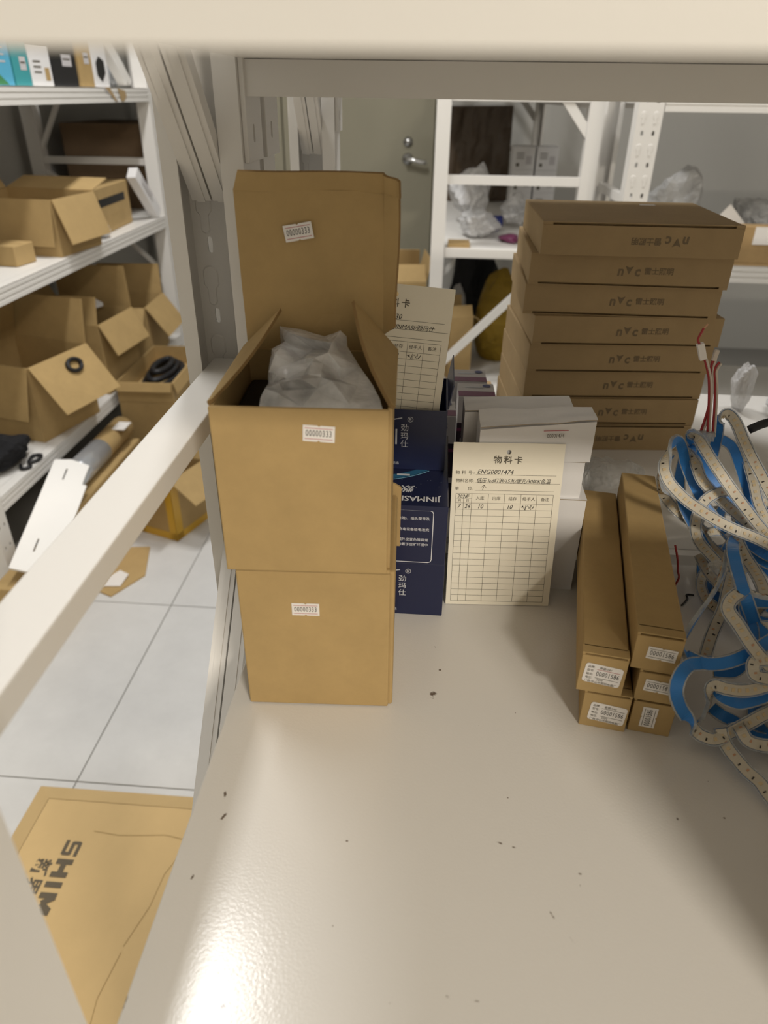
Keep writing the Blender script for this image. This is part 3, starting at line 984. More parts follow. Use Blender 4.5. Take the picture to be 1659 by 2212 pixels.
Xc = Matrix.Translation((0.0735, 0.5575, 0.0006)) @ Matrix.Rotation(R(3.2), 4, 'Z') @ Matrix.Rotation(R(90 - 9.5), 4, 'X')
stock_card('stock_card', 'cream stock card numbered ENG0001474 leaning on the white boxes', Xc,
           [('ENG0001474', 0.0062, 0.225, 0.168, 0.95), ('低压 led灯泡/15瓦/暖光/3000K色温', 0.0050, 0.222, 0.220, 0.90), ('个', 0.0058, 0.26, 0.262, 0.9),
            ('2026', 0.0052, 0.055, 0.316, 0.9), ('7', 0.0062, 0.06, 0.374, 0.9), ('24', 0.0058, 0.128, 0.374, 0.85), ('10', 0.0060, 0.245, 0.374, 0.9), ('10', 0.0060, 0.515, 0.374, 0.9)],
           [(0.675, 0.374)])
Xc = Matrix.Translation((-0.0460, 0.6110, 0.1275)) @ Matrix.Rotation(R(2), 4, 'Z') @ Matrix.Rotation(R(90 - 2), 4, 'X') @ Matrix.Rotation(R(-4.5), 4, 'Z')
stock_card('stock_card', 'cream stock card for JINMASI battery packs standing in the navy box', Xc,
           [('ENG0001030', 0.0062, 0.24, 0.168, 0.95), ('电池组/JINMASI/劲玛仕', 0.0054, 0.33, 0.220, 0.98), ('个', 0.0058, 0.26, 0.262, 0.9),
            ('50', 0.0060, 0.515, 0.374, 0.9)], [(0.675, 0.374)])

# ------------------------------------------------------------------ navy battery boxes
BX0, BX1 = -0.088, 0.0195
GB = 'navy battery boxes stacked behind the cartons'
def battery_box(label, z0, z1, y0, y1, x0, x1, front, top=None, open_top=False):
    cx, cy = (x0 + x1) / 2, (y0 + y1) / 2
    root = thing('battery_box', label, 'box', (cx, cy, z0), 0, GB)
    w, d, h = x1 - x0, y1 - y0, z1 - z0
    mb = MB()
    if open_top:
        t = 0.0012
        mb.box(-w / 2, w / 2, -d / 2, d / 2, 0, t, 'navy')
        mb.box(-w / 2, w / 2, -d / 2, -d / 2 + t, t, h, 'navy')
        mb.box(-w / 2, w / 2, d / 2 - t, d / 2, t, h, 'navy')
        mb.box(-w / 2, -w / 2 + t, -d / 2 + t, d / 2 - t, t, h, 'navy')
        mb.box(w / 2 - t, w / 2, -d / 2 + t, d / 2 - t, t, h, 'navy')
        mb.build('body', root)
        mb = MB(); mb.slab([(w / 2, 0.05, h), (w / 2, -d / 2 + 0.005, h), (w / 2 + 0.004, -d / 2 + 0.008, h + 0.022), (w / 2 + 0.004, 0.045, h + 0.024)], 0.001, 'navy')
        mb.build('top_flap', root)
    else:
        mb.box(-w / 2, w / 2, -d / 2, d / 2, 0, h, 'navy', None, 0.0008)
        mb.build('body', root)
    X = face_front(0, -d / 2 - 0.0003, 0)
    mb = MB()
    if front == 'logo':
        letter(mb, '®', 0.0075, w / 2 - 0.0335, h * 0.84, 'silver_ink', X=X)
        for k, c in enumerate('劲玛仕'):
            letter(mb, c, 0.0075, w / 2 - 0.0385, h * 0.70 - 0.0082 * k, 'silver_ink', 0, 1, 0.01, X=X)
        letter(mb, 'JINMASI', 0.022, w / 2 - 0.0445, h * 0.54, 'silver_ink', 0, 0.62, 0.012, 0, 'RIGHT', X)
        stroke(mb, [(w / 2 - 0.060, h * 0.68), (w / 2 - 0.055, h * 0.78), (w / 2 - 0.049, h * 0.84), (w / 2 - 0.041, h * 0.87)], 0.0011, 'silver_ink', X)
        letter(mb, '型号规格', 0.0035, w / 2 - 0.050, h * 0.10, 'silver_ink', X=X)
    if front == 'text':
        lines = ['本品内含(可充电电池)、插头型号及', '不同请勿用于循环设备或电池。', '请勿使用非规定充电设备给电池充', '请远离易燃物。', '使用中产生异味或外皮变色等异常', '时应把电池置于空旷环境中', '', '请勿存放于潮湿环境中。', '请放在儿童不能接触的地方。']
        ys = [0.79, 0.70, 0.605, 0.525, 0.43, 0.345, 0, 0.175, 0.085]
        for s, yy in zip(lines, ys):
            if s:
                u0 = {0: 0.0155, 1: 0.0420, 2: 0.0155, 3: 0.0490, 4: 0.0160, 5: 0.0160, 7: 0.0490, 8: 0.0495}[lines.index(s)]
                letter(mb, s, 0.0034, w / 2 - u0, h * yy, 'white_ink', 0, 1.0, 0.006, 0, 'RIGHT', X)
        xa, xb, ya, yb, r = -w / 2 + 0.008, w / 2 - 0.0125, h * 0.04, h * 0.93, 0.003
        stroke(mb, [(xa, yb), (xb - r, yb), (xb - r * 0.3, yb - r * 0.3), (xb, yb - r), (xb, ya + r), (xb - r * 0.3, ya + r * 0.3), (xb - r, ya), (xa, ya)], 0.0007, 'white_ink', X)
    mb.build('front_print', root)['label'] = 'silver and white lettering'
    if top:
        X = face_top(0, 0, h + 0.0003)
        mb = MB()
        letter(mb, 'JINMASI', 0.0125, w / 2 - 0.0245, -d / 2 + 0.0125, 'white_ink', 180, 0.80, 0.02, 0, 'CENTER', X)
        letter(mb, '劲玛仕', 0.0038, w / 2 - 0.0470, -d / 2 + 0.0125, 'white_ink', 180, 0.6, 0.0, 0, 'CENTER', X)
        letter(mb, '数码电池', 0.0135, w / 2 - 0.0300, -d / 2 + 0.0305, 'white_ink', 180, 0.95, 0.012, 0.2, 'LEFT', X)
        # planet limb
        cx, cy, rr_ = -w / 2 + 0.030, -d / 2 + 0.128, 0.086
        outer = [(cx + rr_ * math.cos(a), cy + rr_ * math.sin(a)) for a in [R(-118 + 4 * k) for k in range(24)]]
        outer = [p for p in outer if p[1] < -d / 2 + 0.069 and abs(p[0]) < w / 2 - 0.001]
        for k, (wd, mt_, dr) in enumerate(((0.008, 'planet', 0.006), (0.0012, 'planet_rim', 0.0005))):
            pts = [(cx + (p[0] - cx) * (1 - dr / rr_), cy + (p[1] - cy) * (1 - dr / rr_)) for p in outer]
            stroke(mb, pts, wd, mt_, X @ Matrix.Translation((0, 0, 0.00008 * k)))
        for (a, b) in ((w / 2 - 0.042, 0.056),):
            rule(mb, a - 0.006, -d / 2 + b, a + 0.006, -d / 2 + b, 0.0035, 'white_ink', X @ Matrix.Translation((0, 0, 0.0004)))
        rnd = random.Random(5)
        for k in range(16):
            a, b = rnd.uniform(-w / 2 + 0.05, w / 2 - 0.006), rnd.uniform(-d / 2 + 0.01, -d / 2 + 0.05)
            rule(mb, a, b, a + 0.0006, b, 0.0006, 'silver_ink', X)
        mb.build('top_print', root)['label'] = 'starry print with inverted white lettering'
        mb = MB(); mb.box(-w / 2, w / 2, -d / 2 - 0.0004, -d / 2 + 0.0004, h - 0.0045, h + 0.0002, 'navy'); mb.build('top_fold', root)
    return root
battery_box('navy battery box with silver characters, lowest of its stack', 0, 0.0595, 0.536, 0.686, BX0, BX1 + 0.0005, 'logo')
battery_box('navy battery box with white instruction panel and starry top', 0.0597, 0.121, 0.5345, 0.6845, BX0, BX1, 'text', True)
battery_box('open navy battery box set back on top, stock card inside', 0.1213, 0.1815, 0.603, 0.690, -0.1040, 0.0155, 'logo', None, True)

# ------------------------------------------------------------------ white boxes behind the stock card
def white_box(label, x0, x1, y0, y1, z0, z1, rot=2, dent=0.0, tears=True):
    cx, cy = (x0 + x1) / 2, (y0 + y1) / 2
    root = thing('white_box', label, 'box', (cx, cy, z0), rot, 'white cardboard boxes behind the stock card')
    w, d, h = x1 - x0, y1 - y0, z1 - z0
    zl, zr, zb = h - dent - 0.001, h - 0.001, h - 0.001
    lo = [(-w / 2, -d / 2), (w / 2, -d / 2), (w / 2, d / 2), (-w / 2, d / 2)]
    tp = [zl, zr, zb + dent * 0.4, zb - dent * 0.2]
    mb = MB()
    mb.add([(q[0], q[1], 0) for q in lo] + [(q[0], q[1], z_) for q, z_ in zip(lo, tp)], [[3, 2, 1, 0], [4, 5, 6, 7], [0, 1, 5, 4], [1, 2, 6, 5], [2, 3, 7, 6], [3, 0, 4, 7]], 'white_box')
    mb.build('body', root)
    bent('lid', [(lo[0][0], lo[0][1] - 0.0006, tp[0] + 0.0012), (lo[1][0] + 0.0004, lo[1][1] - 0.0006, tp[1] + 0.0012), (lo[2][0] + 0.0004, lo[2][1], tp[2] + 0.0012), (lo[3][0], lo[3][1], tp[3] + 0.0012)], 12, 'white_box', root,
         (lambda u, v: 0.0004 + dent * 0.22 * (noise.noise(Vector((u * 3.5, v * 2.5, cx * 50))) + 0.5)) if dent else (lambda u, v: 0.0), 0.001, 'white_edge')
    mb = MB(); mb.box(w / 2 - 0.0003, w / 2 + 0.0006, -d / 2 + 0.002, d / 2 - 0.002, 0.002, zl - 0.003, 'white_box'); mb.build('side_flap', root)
    return root
white_box('tall white cardboard box, bottom of the pile behind the stock card', 0.044, 0.1495, 0.590, 0.700, 0.0, 0.104, 0)
white_box('low white cardboard box squeezed between two white boxes', 0.050, 0.142, 0.592, 0.700, 0.1042, 0.142, 1)
wb = white_box('crushed white cardboard box on top of the pile, red-ruled sticker', 0.044, 0.1460, 0.588, 0.611, 0.1423, 0.183, 4, 0.009)
mb = MB()
X = face_front(0.016, -0.0132, 0.0275, 2)
rule(mb, -0.011, 0.004, 0.011, 0.004, 0.0006, 'ink_red', X)
letter(mb, '00001474', 0.0055, 0, -0.001, 'ink_soft', 0, 0.7, 0, 0, 'CENTER', X)
mb.build('faded_sticker', wb)
white_box('crushed white cardboard box behind the topmost white one', 0.031, 0.130, 0.6190, 0.642, 0.1423, 0.182, 3, 0.005)

# ------------------------------------------------------------------ bulb boxes
def bulb_box(label, x0, x1, y0, y1, h, back=False):
    cx, cy = (x0 + x1) / 2, (y0 + y1) / 2
    root = thing('bulb_box', label, 'box', (cx, cy, 0), 1, 'light bulb boxes at the back of the shelf')
    w, d = x1 - x0, y1 - y0
    mb = MB()
    mb.box(-w / 2, w / 2, -d / 2, d / 2, 0, h * 0.72, 'darkpurple'); mb.box(-w / 2, w / 2, -d / 2, d / 2, h * 0.72, h, 'greywhite')
    mb.build('body', root)
    X = face_front(0, -d / 2 - 0.0004, 0)
    mb = MB()
    letter(mb, 'PHILIPS', 0.0095, 0, h * 0.90, 'philips_blue', 0, 0.92, 0.02, 0, 'CENTER', X)
    letter(mb, '15W', 0.018, -0.008, h * 0.45, 'silver_ink', -90, 0.8, 0.01, 0, 'CENTER', X)
    rule(mb, -w / 2, h * 0.65, w / 2, h * 0.65, 0.004, 'purple', X)
    rule(mb, -w / 2, h * 0.32, w / 2, h * 0.32, 0.007, 'greywhite', X)
    letter(mb, 'LED bulb', 0.0075, 0, h * 0.22, 'silver_ink', 0, 0.9, 0.01, 0, 'CENTER', X)
    mb.build('front_print', root)['kind'] = 'stuff'
    X = face_top(0, 0, h + 0.0004)
    mb = MB()
    rule(mb, -w / 2, -d * 0.28, w / 2, -d * 0.28, d * 0.36, 'purple', X)
    rule(mb, -w * 0.30, d * 0.2, w * 0.2, d * 0.2, 0.004, 'silver_ink', X @ Matrix.Translation((0, 0, 0.0001)))
    oval(mb, w * 0.3, d * 0.3, 0.010, 0.010, X, 'philips_blue')
    mb.build('top_print', root)
    return root
bulb_box('purple topped bulb box lettered PHILIPS beside the crushed white box', 0.032, 0.076, 0.800, 0.846, 0.12)
bulb_box('purple topped bulb box behind the other purple bulb box', 0.025, 0.068, 0.850, 0.896, 0.12)
bulb_box('bulb box half hidden behind the open navy box', -0.017, 0.0285, 0.742, 0.788, 0.118)

# ------------------------------------------------------------------ flat lamp boxes
FB = [((0.121, 0.901), 0.4, 180), ((0.113, 0.915), -0.8, 0), ((0.111, 0.920), -0.2, 0), ((0.126, 0.912), 3.6, 0),
      ((0.124, 0.916), 4.0, 0), ((0.124, 0.921), 4.4, 0), ((0.123, 0.919), 4.3, 0), ((0.122, 0.917), 4.6, 180)]
ORD = ['topmost', 'second from the top', 'third from the top', 'fourth from the top', 'fourth from the bottom', 'third from the bottom', 'second from the bottom', 'lowest']
FW, FD, FH = 0.240, 0.200, 0.0376
for i, ((x, y), yw, inv) in enumerate(FB):
    z = 0.0378 * (7 - i)
    root = thing('flat_box', 'flat kraft lamp box printed nVC, %s of the stack' % ORD[i], 'box', (x, y, z), yw, 'flat kraft lamp boxes in one stack')
    wv = FW - (0.008 if i == 0 else 0)
    dp, gp = 0.007, 0.0024                        # the slit between tuck panel and box is a real gap
    mb = MB(); mb.box(0, wv, dp, FD, 0, FH - 0.0002, 'card_dull', None, 0.0012)
    za, zb_ = (FH - 0.0012, FH - 0.0002) if inv else (0.0, 0.0010)
    mb.box(0, wv, 0.0002, dp + 0.002, za, zb_, 'card_dull')
    ga, gb = (za - gp, za) if inv else (zb_, zb_ + gp)
    mb.box(0, 0.012, 0.0002, dp + 0.002, ga, gb, 'card_dull'); mb.box(wv - 0.010, wv, 0.0002, dp + 0.002, ga, gb, 'card_dull')
    mb.build('body', root)
    mb = MB()
    pa, pb_ = (0.0, ga) if inv else (gb, FH - 0.0002)
    mb.box(0.0, wv, -0.0006, dp + 0.001, pa, pb_, 'card_dull', None, 0.0006)
    mb.build('tuck_panel', root)
    X = face_front(wv * (0.575 if not inv else 0.6), -0.0009, FH * 0.50, inv)
    mb = MB()
    letter(mb, 'n', 0.0165, -0.0285, 0, 'ink_card', 0, 0.95, 0.03, 0.1, 'CENTER', X)
    letter(mb, 'c', 0.0165, -0.0085, 0, 'ink_card', 0, 0.95, 0.03, 0.1, 'CENTER', X)
    mb.add([(-0.0235, 0.0065, 0), (-0.0185, -0.0035, 0), (-0.0135, 0.0065, 0), (-0.0185, 0.0045, 0)], [[0, 1, 3], [3, 1, 2]], 'ink_card', X)
    letter(mb, '雷士照明', 0.0088, 0.017, 0.0005, 'ink_card', 0, 1.0, 0.02, 0, 'CENTER', X)
    mb.build('printed_logo', root)
    if i == 0:
        mb = MB(); mb.box(0.150, 0.170, 0.160, 0.168, FH - 0.0003, FH + 0.0003, 'paper'); mb.build('paper_scrap', root)

# ------------------------------------------------------------------ long driver boxes
def long_box(label, x, y, z, w, h, yaw, ln, digits_at, big, up=0):
    root = thing('long_box', label, 'box', (x, y, z), yaw, 'long kraft boxes beside the strips')
    dp, gp = 0.007, 0.0016                        # real gap between end flap and top panel
    mb = MB(); mb.box(0, w, dp, ln, 0, h, 'card', None, 0.0012)
    mb.box(0, w, 0.0, dp + 0.002, h - 0.0010, h, 'card')
    mb.box(0, 0.002, 0.0002, dp + 0.002, h - 0.0010 - gp, h - 0.0010, 'card'); mb.box(w - 0.0015, w, 0.0002, dp + 0.002, h - 0.0010 - gp, h - 0.0010, 'card')
    mb.build('body', root)
    mb = MB(); mb.box(0, w, -0.0006, dp + 0.001, 0, h - 0.0010 - gp, 'card', None, 0.0006); mb.build('end_flap', root)
    u, v, rot = digits_at
    X = face_front(u, -0.0008, v, rot)
    if big:
        sw, sh, r = 0.0275, 0.0185, 0.0022
        pts = []
        for (cx, cy, a0) in ((sw / 2 - r, sh / 2 - r, 0), (-sw / 2 + r, sh / 2 - r, 90), (-sw / 2 + r, -sh / 2 + r, 180), (sw / 2 - r, -sh / 2 + r, 270)):
            for k in range(4):
                a = R(a0 + 30 * k)
                pts.append((cx + r * math.cos(a), cy + r * math.sin(a)))
        mb = MB(); n = len(pts)
        mb.add([(p[0], p[1], 0.0002) for p in pts] + [(p[0], p[1], 0) for p in pts], [list(range(n))] + [[i, n + i, n + (i + 1) % n, (i + 1) % n] for i in range(n)], 'paper', X)
        lab = mb.build('product_label', root)
        mb = MB(); X2 = X @ Matrix.Translation((0, 0, 0.0004))
        for k, s in enumerate(('品牌:', '型号:', '输出:', '电压:')):
            letter(mb, s, 0.0026, -0.0120, 0.0062 - 0.0036 * k, 'ink_soft', 0, 0.9, 0.0, 0, 'LEFT', X2)
        letter(mb, '厂商:中山市照明电器厂', 0.0026, -0.0120, -0.0080, 'ink_soft', 0, 0.9, 0, 0, 'LEFT', X2)
        letter(mb, '泰盛/24V', 0.0026, -0.0035, 0.0064, 'ink_soft', 0, 0.9, 0, 0, 'LEFT', X2)
        letter(mb, '220V', 0.0026, -0.0035, -0.0052, 'ink_soft', 0, 0.9, 0, 0, 'LEFT', X2)
        rule(mb, -0.0050, 0.0046, 0.0120, 0.0046, 0.00035, 'ink_red' if z > 0.01 else 'ink_soft', X2)
        rule(mb, -0.0050, -0.0036, 0.0120, -0.0036, 0.00035, 'ink_soft', X2)
        letter(mb, '00001586', 0.0062, 0.0035, 0.0005, 'ink', 0, 0.62, 0, 0, 'CENTER', X2, 1.12)
        mb.build('label_print', lab)
    else:
        price_label(root, X, '00001586', 'ink_soft')
    return root
long_box('long kraft box with big white label, lower of the left pair', 0.1290, 0.4110, 0.0, 0.0350, 0.0370, -9.2, 0.258, (0.0195, 0.0165, -4), True)
long_box('long kraft box with big white label, upper of the left pair', 0.1215, 0.4110, 0.0371, 0.0335, 0.0377, -9.2, 0.258, (0.0170, 0.0185, -4), True)
long_box('long kraft box with sideways sticker, lowest of the right three', 0.1665, 0.4085, 0.0, 0.0310, 0.0340, -9.2, 0.258, (0.0130, 0.0170, 90), False)
long_box('long kraft box with white sticker, middle of the right three', 0.1648, 0.4080, 0.0341, 0.0300, 0.0299, -9.2, 0.258, (0.0155, 0.0155, -3), False)
long_box('long kraft box with white sticker, top of the right three', 0.1570, 0.4095, 0.0641, 0.0330, 0.0335, -9.2, 0.258, (0.0195, 0.0165, -3), False)

# loose film around the boxes
for (lab, loc, sz, sd, mt_) in (
        ('thin clear plastic film crumpled behind the long kraft boxes', (0.215, 0.765, 0.0), (0.060, 0.050, 0.050), 8, 'bag_thin'),
        ('small wad of clear plastic film between white boxes and long boxes', (0.176, 0.715, 0.0), (0.016, 0.030, 0.055), 5, 'bag_thin'),
        ('clear film scrap wedged between navy and white boxes', (0.036, 0.665, 0.0), (0.010, 0.030, 0.10), 12, 'bag_thin')):
    o = crumple('plastic_film', (loc[0], loc[1], loc[2] + 0.7 * sz[2]), sz, sd, mt_, None, 4, 0.4, 2.0)
    tag(o, lab, 'film', 'clear plastic film left on the shelf')
o = crumple('plastic_bag', (0.487, 1.100, 0.7 * 0.055), (0.020, 0.035, 0.055), 21, 'bag_milky', None, 4, 0.3, 2.0)
tag(o, 'milky plastic bag standing at the rear edge behind the red wires', 'bag')
o = crumple('paper_wad', (0.555, 1.085, 0.7 * 0.020), (0.035, 0.05, 0.020), 23, 'bag_milky', None, 4, 0.3, 2.0)
tag(o, 'crumpled white wrapping at the rear shelf edge', 'wrapping')
mb = MB(); mb.box(0.022, 0.098, 1.10, 1.14, 0.0, 0.018, 'wood', None, 0.002)
tag(mb.build('wood_strip'), 'pale wooden strip lying at the rear shelf edge', 'wood')

# ------------------------------------------------------------------ LED strips
STRIPS = [
    ('A1', (180, 0, 0.4, 0.62), [(0.312,0.588,0.079), (0.295,0.598,0.095), (0.280,0.606,0.108), (0.269,0.614,0.120), (0.257,0.621,0.138), (0.247,0.619,0.151), (0.237,0.608,0.163), (0.233,0.597,0.172), (0.237,0.590,0.170), (0.247,0.584,0.157), (0.256,0.578,0.146), (0.268,0.571,0.132), (0.282,0.564,0.117), (0.298,0.555,0.101), (0.316,0.548,0.085)]),
    ('A2', (180, 0, 0.42, 0.6), [(0.275,0.595,0.051), (0.267,0.603,0.062), (0.255,0.610,0.078), (0.246,0.617,0.094), (0.241,0.622,0.114), (0.241,0.623,0.136), (0.240,0.616,0.149), (0.240,0.606,0.151), (0.244,0.600,0.141), (0.249,0.593,0.130), (0.257,0.589,0.122), (0.271,0.583,0.111), (0.281,0.579,0.104), (0.297,0.573,0.093), (0.321,0.563,0.075)]),
    ('A3', (180, 0, 0.3, 0.62), [(0.271,0.581,0.089), (0.264,0.586,0.097), (0.256,0.592,0.106), (0.247,0.601,0.120), (0.238,0.607,0.137), (0.229,0.602,0.155), (0.218,0.588,0.169), (0.209,0.577,0.170), (0.204,0.567,0.163), (0.202,0.558,0.155), (0.207,0.553,0.145), (0.221,0.548,0.133), (0.236,0.545,0.124), (0.251,0.542,0.116), (0.267,0.540,0.109), (0.285,0.538,0.103), (0.309,0.535,0.093)]),
    ('A4', (180, 0, 0.22, 0.42), [(0.264,0.617,0.140), (0.265,0.621,0.151), (0.263,0.618,0.165), (0.260,0.615,0.178), (0.262,0.613,0.184), (0.267,0.614,0.185), (0.274,0.611,0.178), (0.281,0.603,0.165), (0.289,0.596,0.152), (0.298,0.588,0.139), (0.309,0.579,0.122), (0.323,0.570,0.106)]),
    ('A8', (150, 180, 0.1, 0.3), [(0.252,0.640,0.140), (0.258,0.645,0.146), (0.268,0.647,0.148), (0.280,0.647,0.146), (0.291,0.643,0.140), (0.300,0.637,0.124), (0.309,0.630,0.105), (0.321,0.626,0.083), (0.341,0.616,0.055), (0.356,0.607,0.043)]),
    ('A9', (0, 0, 0, 1), [(0.275,0.589,0.121), (0.267,0.585,0.122), (0.260,0.583,0.120), (0.251,0.578,0.115), (0.245,0.571,0.105), (0.244,0.564,0.093), (0.249,0.561,0.082), (0.264,0.565,0.066), (0.285,0.570,0.045)]),
    ('A10', (80, 0, 0.35, 0.6), [(0.226,0.614,0.140), (0.223,0.618,0.131), (0.221,0.619,0.119), (0.226,0.623,0.103), (0.233,0.625,0.092), (0.240,0.620,0.085), (0.247,0.616,0.080), (0.262,0.618,0.069), (0.280,0.623,0.055)]),
    ('A12', (180, 180, 0, 1), [(0.263,0.603,0.093), (0.274,0.597,0.084), (0.289,0.592,0.075), (0.307,0.587,0.066), (0.329,0.583,0.058)]),
    ('A13', (0, 0, 0, 1), [(0.302,0.666,0.150), (0.300,0.652,0.149), (0.304,0.640,0.135), (0.311,0.624,0.114), (0.316,0.611,0.096), (0.327,0.598,0.079)]),
    ('B1', (180, 180, 0, 1), [(0.300,0.601,0.070), (0.270,0.544,0.096), (0.252,0.505,0.112), (0.247,0.485,0.112), (0.243,0.465,0.112), (0.240,0.447,0.112), (0.245,0.442,0.101), (0.261,0.454,0.075)]),
    ('B2', (0, 0, 0, 1), [(0.275,0.567,0.090), (0.273,0.546,0.096), (0.271,0.520,0.096), (0.271,0.499,0.096), (0.270,0.482,0.096), (0.268,0.468,0.094), (0.267,0.467,0.083), (0.265,0.472,0.070)]),
    ('B3', (85, 0, 0.28, 0.45), [(0.283,0.453,0.095), (0.267,0.448,0.105), (0.253,0.444,0.110), (0.242,0.448,0.110), (0.230,0.440,0.109), (0.227,0.434,0.103), (0.234,0.427,0.095), (0.242,0.419,0.085), (0.250,0.413,0.077), (0.266,0.413,0.061)]),
    ('B4', (180, 180, 0, 1), [(0.283,0.461,0.093), (0.270,0.463,0.091), (0.260,0.464,0.089), (0.253,0.460,0.086), (0.258,0.452,0.078), (0.269,0.446,0.070), (0.283,0.439,0.062)]),
    ('B5', (95, 180, 0.45, 0.62), [(0.251,0.513,0.100), (0.239,0.485,0.100), (0.224,0.458,0.100), (0.211,0.443,0.090), (0.203,0.434,0.082), (0.198,0.427,0.075), (0.197,0.417,0.074), (0.203,0.415,0.070), (0.215,0.414,0.067), (0.230,0.416,0.069), (0.246,0.422,0.073), (0.262,0.429,0.080), (0.275,0.436,0.086)]),
    ('B6', (0, 0, 0, 1), [(0.230,0.450,0.030), (0.232,0.455,0.036), (0.237,0.466,0.046), (0.243,0.476,0.055), (0.251,0.488,0.064), (0.257,0.502,0.070), (0.270,0.530,0.070)]),
    ('B7', (180, 360, 0.44, 0.6), [(0.222,0.426,0.059), (0.208,0.413,0.068), (0.195,0.400,0.077), (0.187,0.391,0.077), (0.184,0.387,0.070), (0.186,0.387,0.059), (0.194,0.390,0.043), (0.204,0.393,0.029), (0.211,0.392,0.019), (0.218,0.390,0.016), (0.226,0.390,0.015), (0.237,0.394,0.019), (0.251,0.400,0.024), (0.266,0.406,0.030), (0.280,0.409,0.032)]),
    ('B9', (80, 0, 0.25, 0.42), [(0.217,0.406,0.014), (0.222,0.410,0.018), (0.223,0.411,0.032), (0.218,0.405,0.050), (0.218,0.400,0.059), (0.226,0.400,0.057), (0.237,0.401,0.055), (0.247,0.402,0.056), (0.257,0.404,0.059), (0.270,0.406,0.063)]),
    ('B10', (180, 180, 0, 1), [(0.227,0.418,0.044), (0.227,0.407,0.044), (0.234,0.405,0.041), (0.242,0.405,0.039), (0.253,0.407,0.041), (0.264,0.410,0.044), (0.276,0.413,0.049)]),
    ('B11', (0, 0, 0, 1), [(0.243,0.403,0.020), (0.242,0.392,0.024), (0.245,0.386,0.021), (0.251,0.383,0.020), (0.261,0.383,0.019), (0.274,0.386,0.020)]),
    ('B12', (0, 0, 0, 1), [(0.229,0.395,0.021), (0.231,0.391,0.015), (0.233,0.383,0.013), (0.236,0.375,0.012), (0.241,0.366,0.010), (0.247,0.358,0.009), (0.251,0.348,0.007), (0.257,0.334,0.007)]),
    ('B13', (180, 180, 0, 1), [(0.226,0.425,0.051), (0.235,0.426,0.050), (0.243,0.427,0.051), (0.250,0.432,0.058), (0.257,0.444,0.069), (0.256,0.454,0.079), (0.257,0.469,0.081)]),
    ('B14', (0, 0, 0, 1), [(0.269,0.419,0.073), (0.257,0.413,0.076), (0.246,0.411,0.075), (0.245,0.408,0.069), (0.249,0.407,0.064), (0.261,0.407,0.062), (0.271,0.408,0.061)]),
    ('B16', (180, 180, 0, 1), [(0.231,0.419,0.018), (0.236,0.412,0.018), (0.247,0.409,0.014), (0.259,0.403,0.007), (0.273,0.400,0.007)]),
]
def frames(path, phi):
    """tangent, normal and side of a strip; phi turns it about its own length"""
    n = len(path)
    out = []
    p0, p1, f0, f1 = phi
    for i, p in enumerate(path):
        tg = (path[min(i + 1, n - 1)] - path[max(i - 1, 0)]).normalized()
        nr = (Vector((0.02, -0.05, 0.46)) - p).normalized()
        nr = (nr - tg * nr.dot(tg)).normalized()
        sd = tg.cross(nr)
        f = i / max(1, n - 1)
        k = min(1, max(0, (f - f0) / max(1e-6, f1 - f0)))
        k = k * k * (3 - 2 * k)
        tw = R(p0 + (p1 - p0) * k) + 0.14 * math.sin(i * 0.17 + n)
        nr2 = nr * math.cos(tw) + sd * math.sin(tw)
        out.append((p, tg, nr2, tg.cross(nr2), math.cos(tw)))
    return out

def ribbon(fr, w, t, shift, mt, mb, wfrac=(-0.5, 0.5)):
    n = len(fr)
    vs, fs = [], []
    for (p, tg, nr, sd, c) in fr:
        for (a, b) in ((wfrac[0], 0.5), (wfrac[1], 0.5), (wfrac[1], -0.5), (wfrac[0], -0.5)):
            vs.append(p + sd * (a * w) + nr * (b * t + shift))
    for i in range(n - 1):
        for k in range(4):
            fs.append([i * 4 + k, i * 4 + (k + 1) % 4, (i + 1) * 4 + (k + 1) % 4, (i + 1) * 4 + k])
    fs.append([3, 2, 1, 0]); fs.append([(n - 1) * 4 + k for k in range(4)])
    mb.add(vs, fs, mt)

def chips(fr, mb):
    """LED chips, resistors and pads along a strip"""
    acc, nxt, k = 0.0, 0.004, 0
    for i in range(1, len(fr) - 1):
        acc += (fr[i][0] - fr[i - 1][0]).length
        if acc < nxt:
            continue
        nxt += 0.0060
        k += 1
        p, tg, nr2, sd2, c_ = fr[i]
        kind = (k * 7 // 3) % 5
        if kind in (0, 2, 3): w_, l_, mt_ = 0.0026, 0.0023, 'chip'
        elif kind == 1: w_, l_, mt_ = 0.0022, 0.0010, 'resistor'
        else: w_, l_, mt_ = 0.0020, 0.0013, 'copper'
        offs = 0.0011 if kind == 1 else (-0.0008 if kind == 4 else 0)
        c = p + nr2 * 0.0010 + sd2 * offs
        mb.add([c + sd2 * (a * w_ / 2) + tg * (b * l_ / 2) + nr2 * e for e in (0.0, 0.0005) for (a, b) in ((-1, -1), (1, -1), (1, 1), (-1, 1))],
               [[7, 6, 5, 4], [0, 1, 5, 4], [1, 2, 6, 5], [2, 3, 7, 6], [3, 0, 4, 7]], mt_)

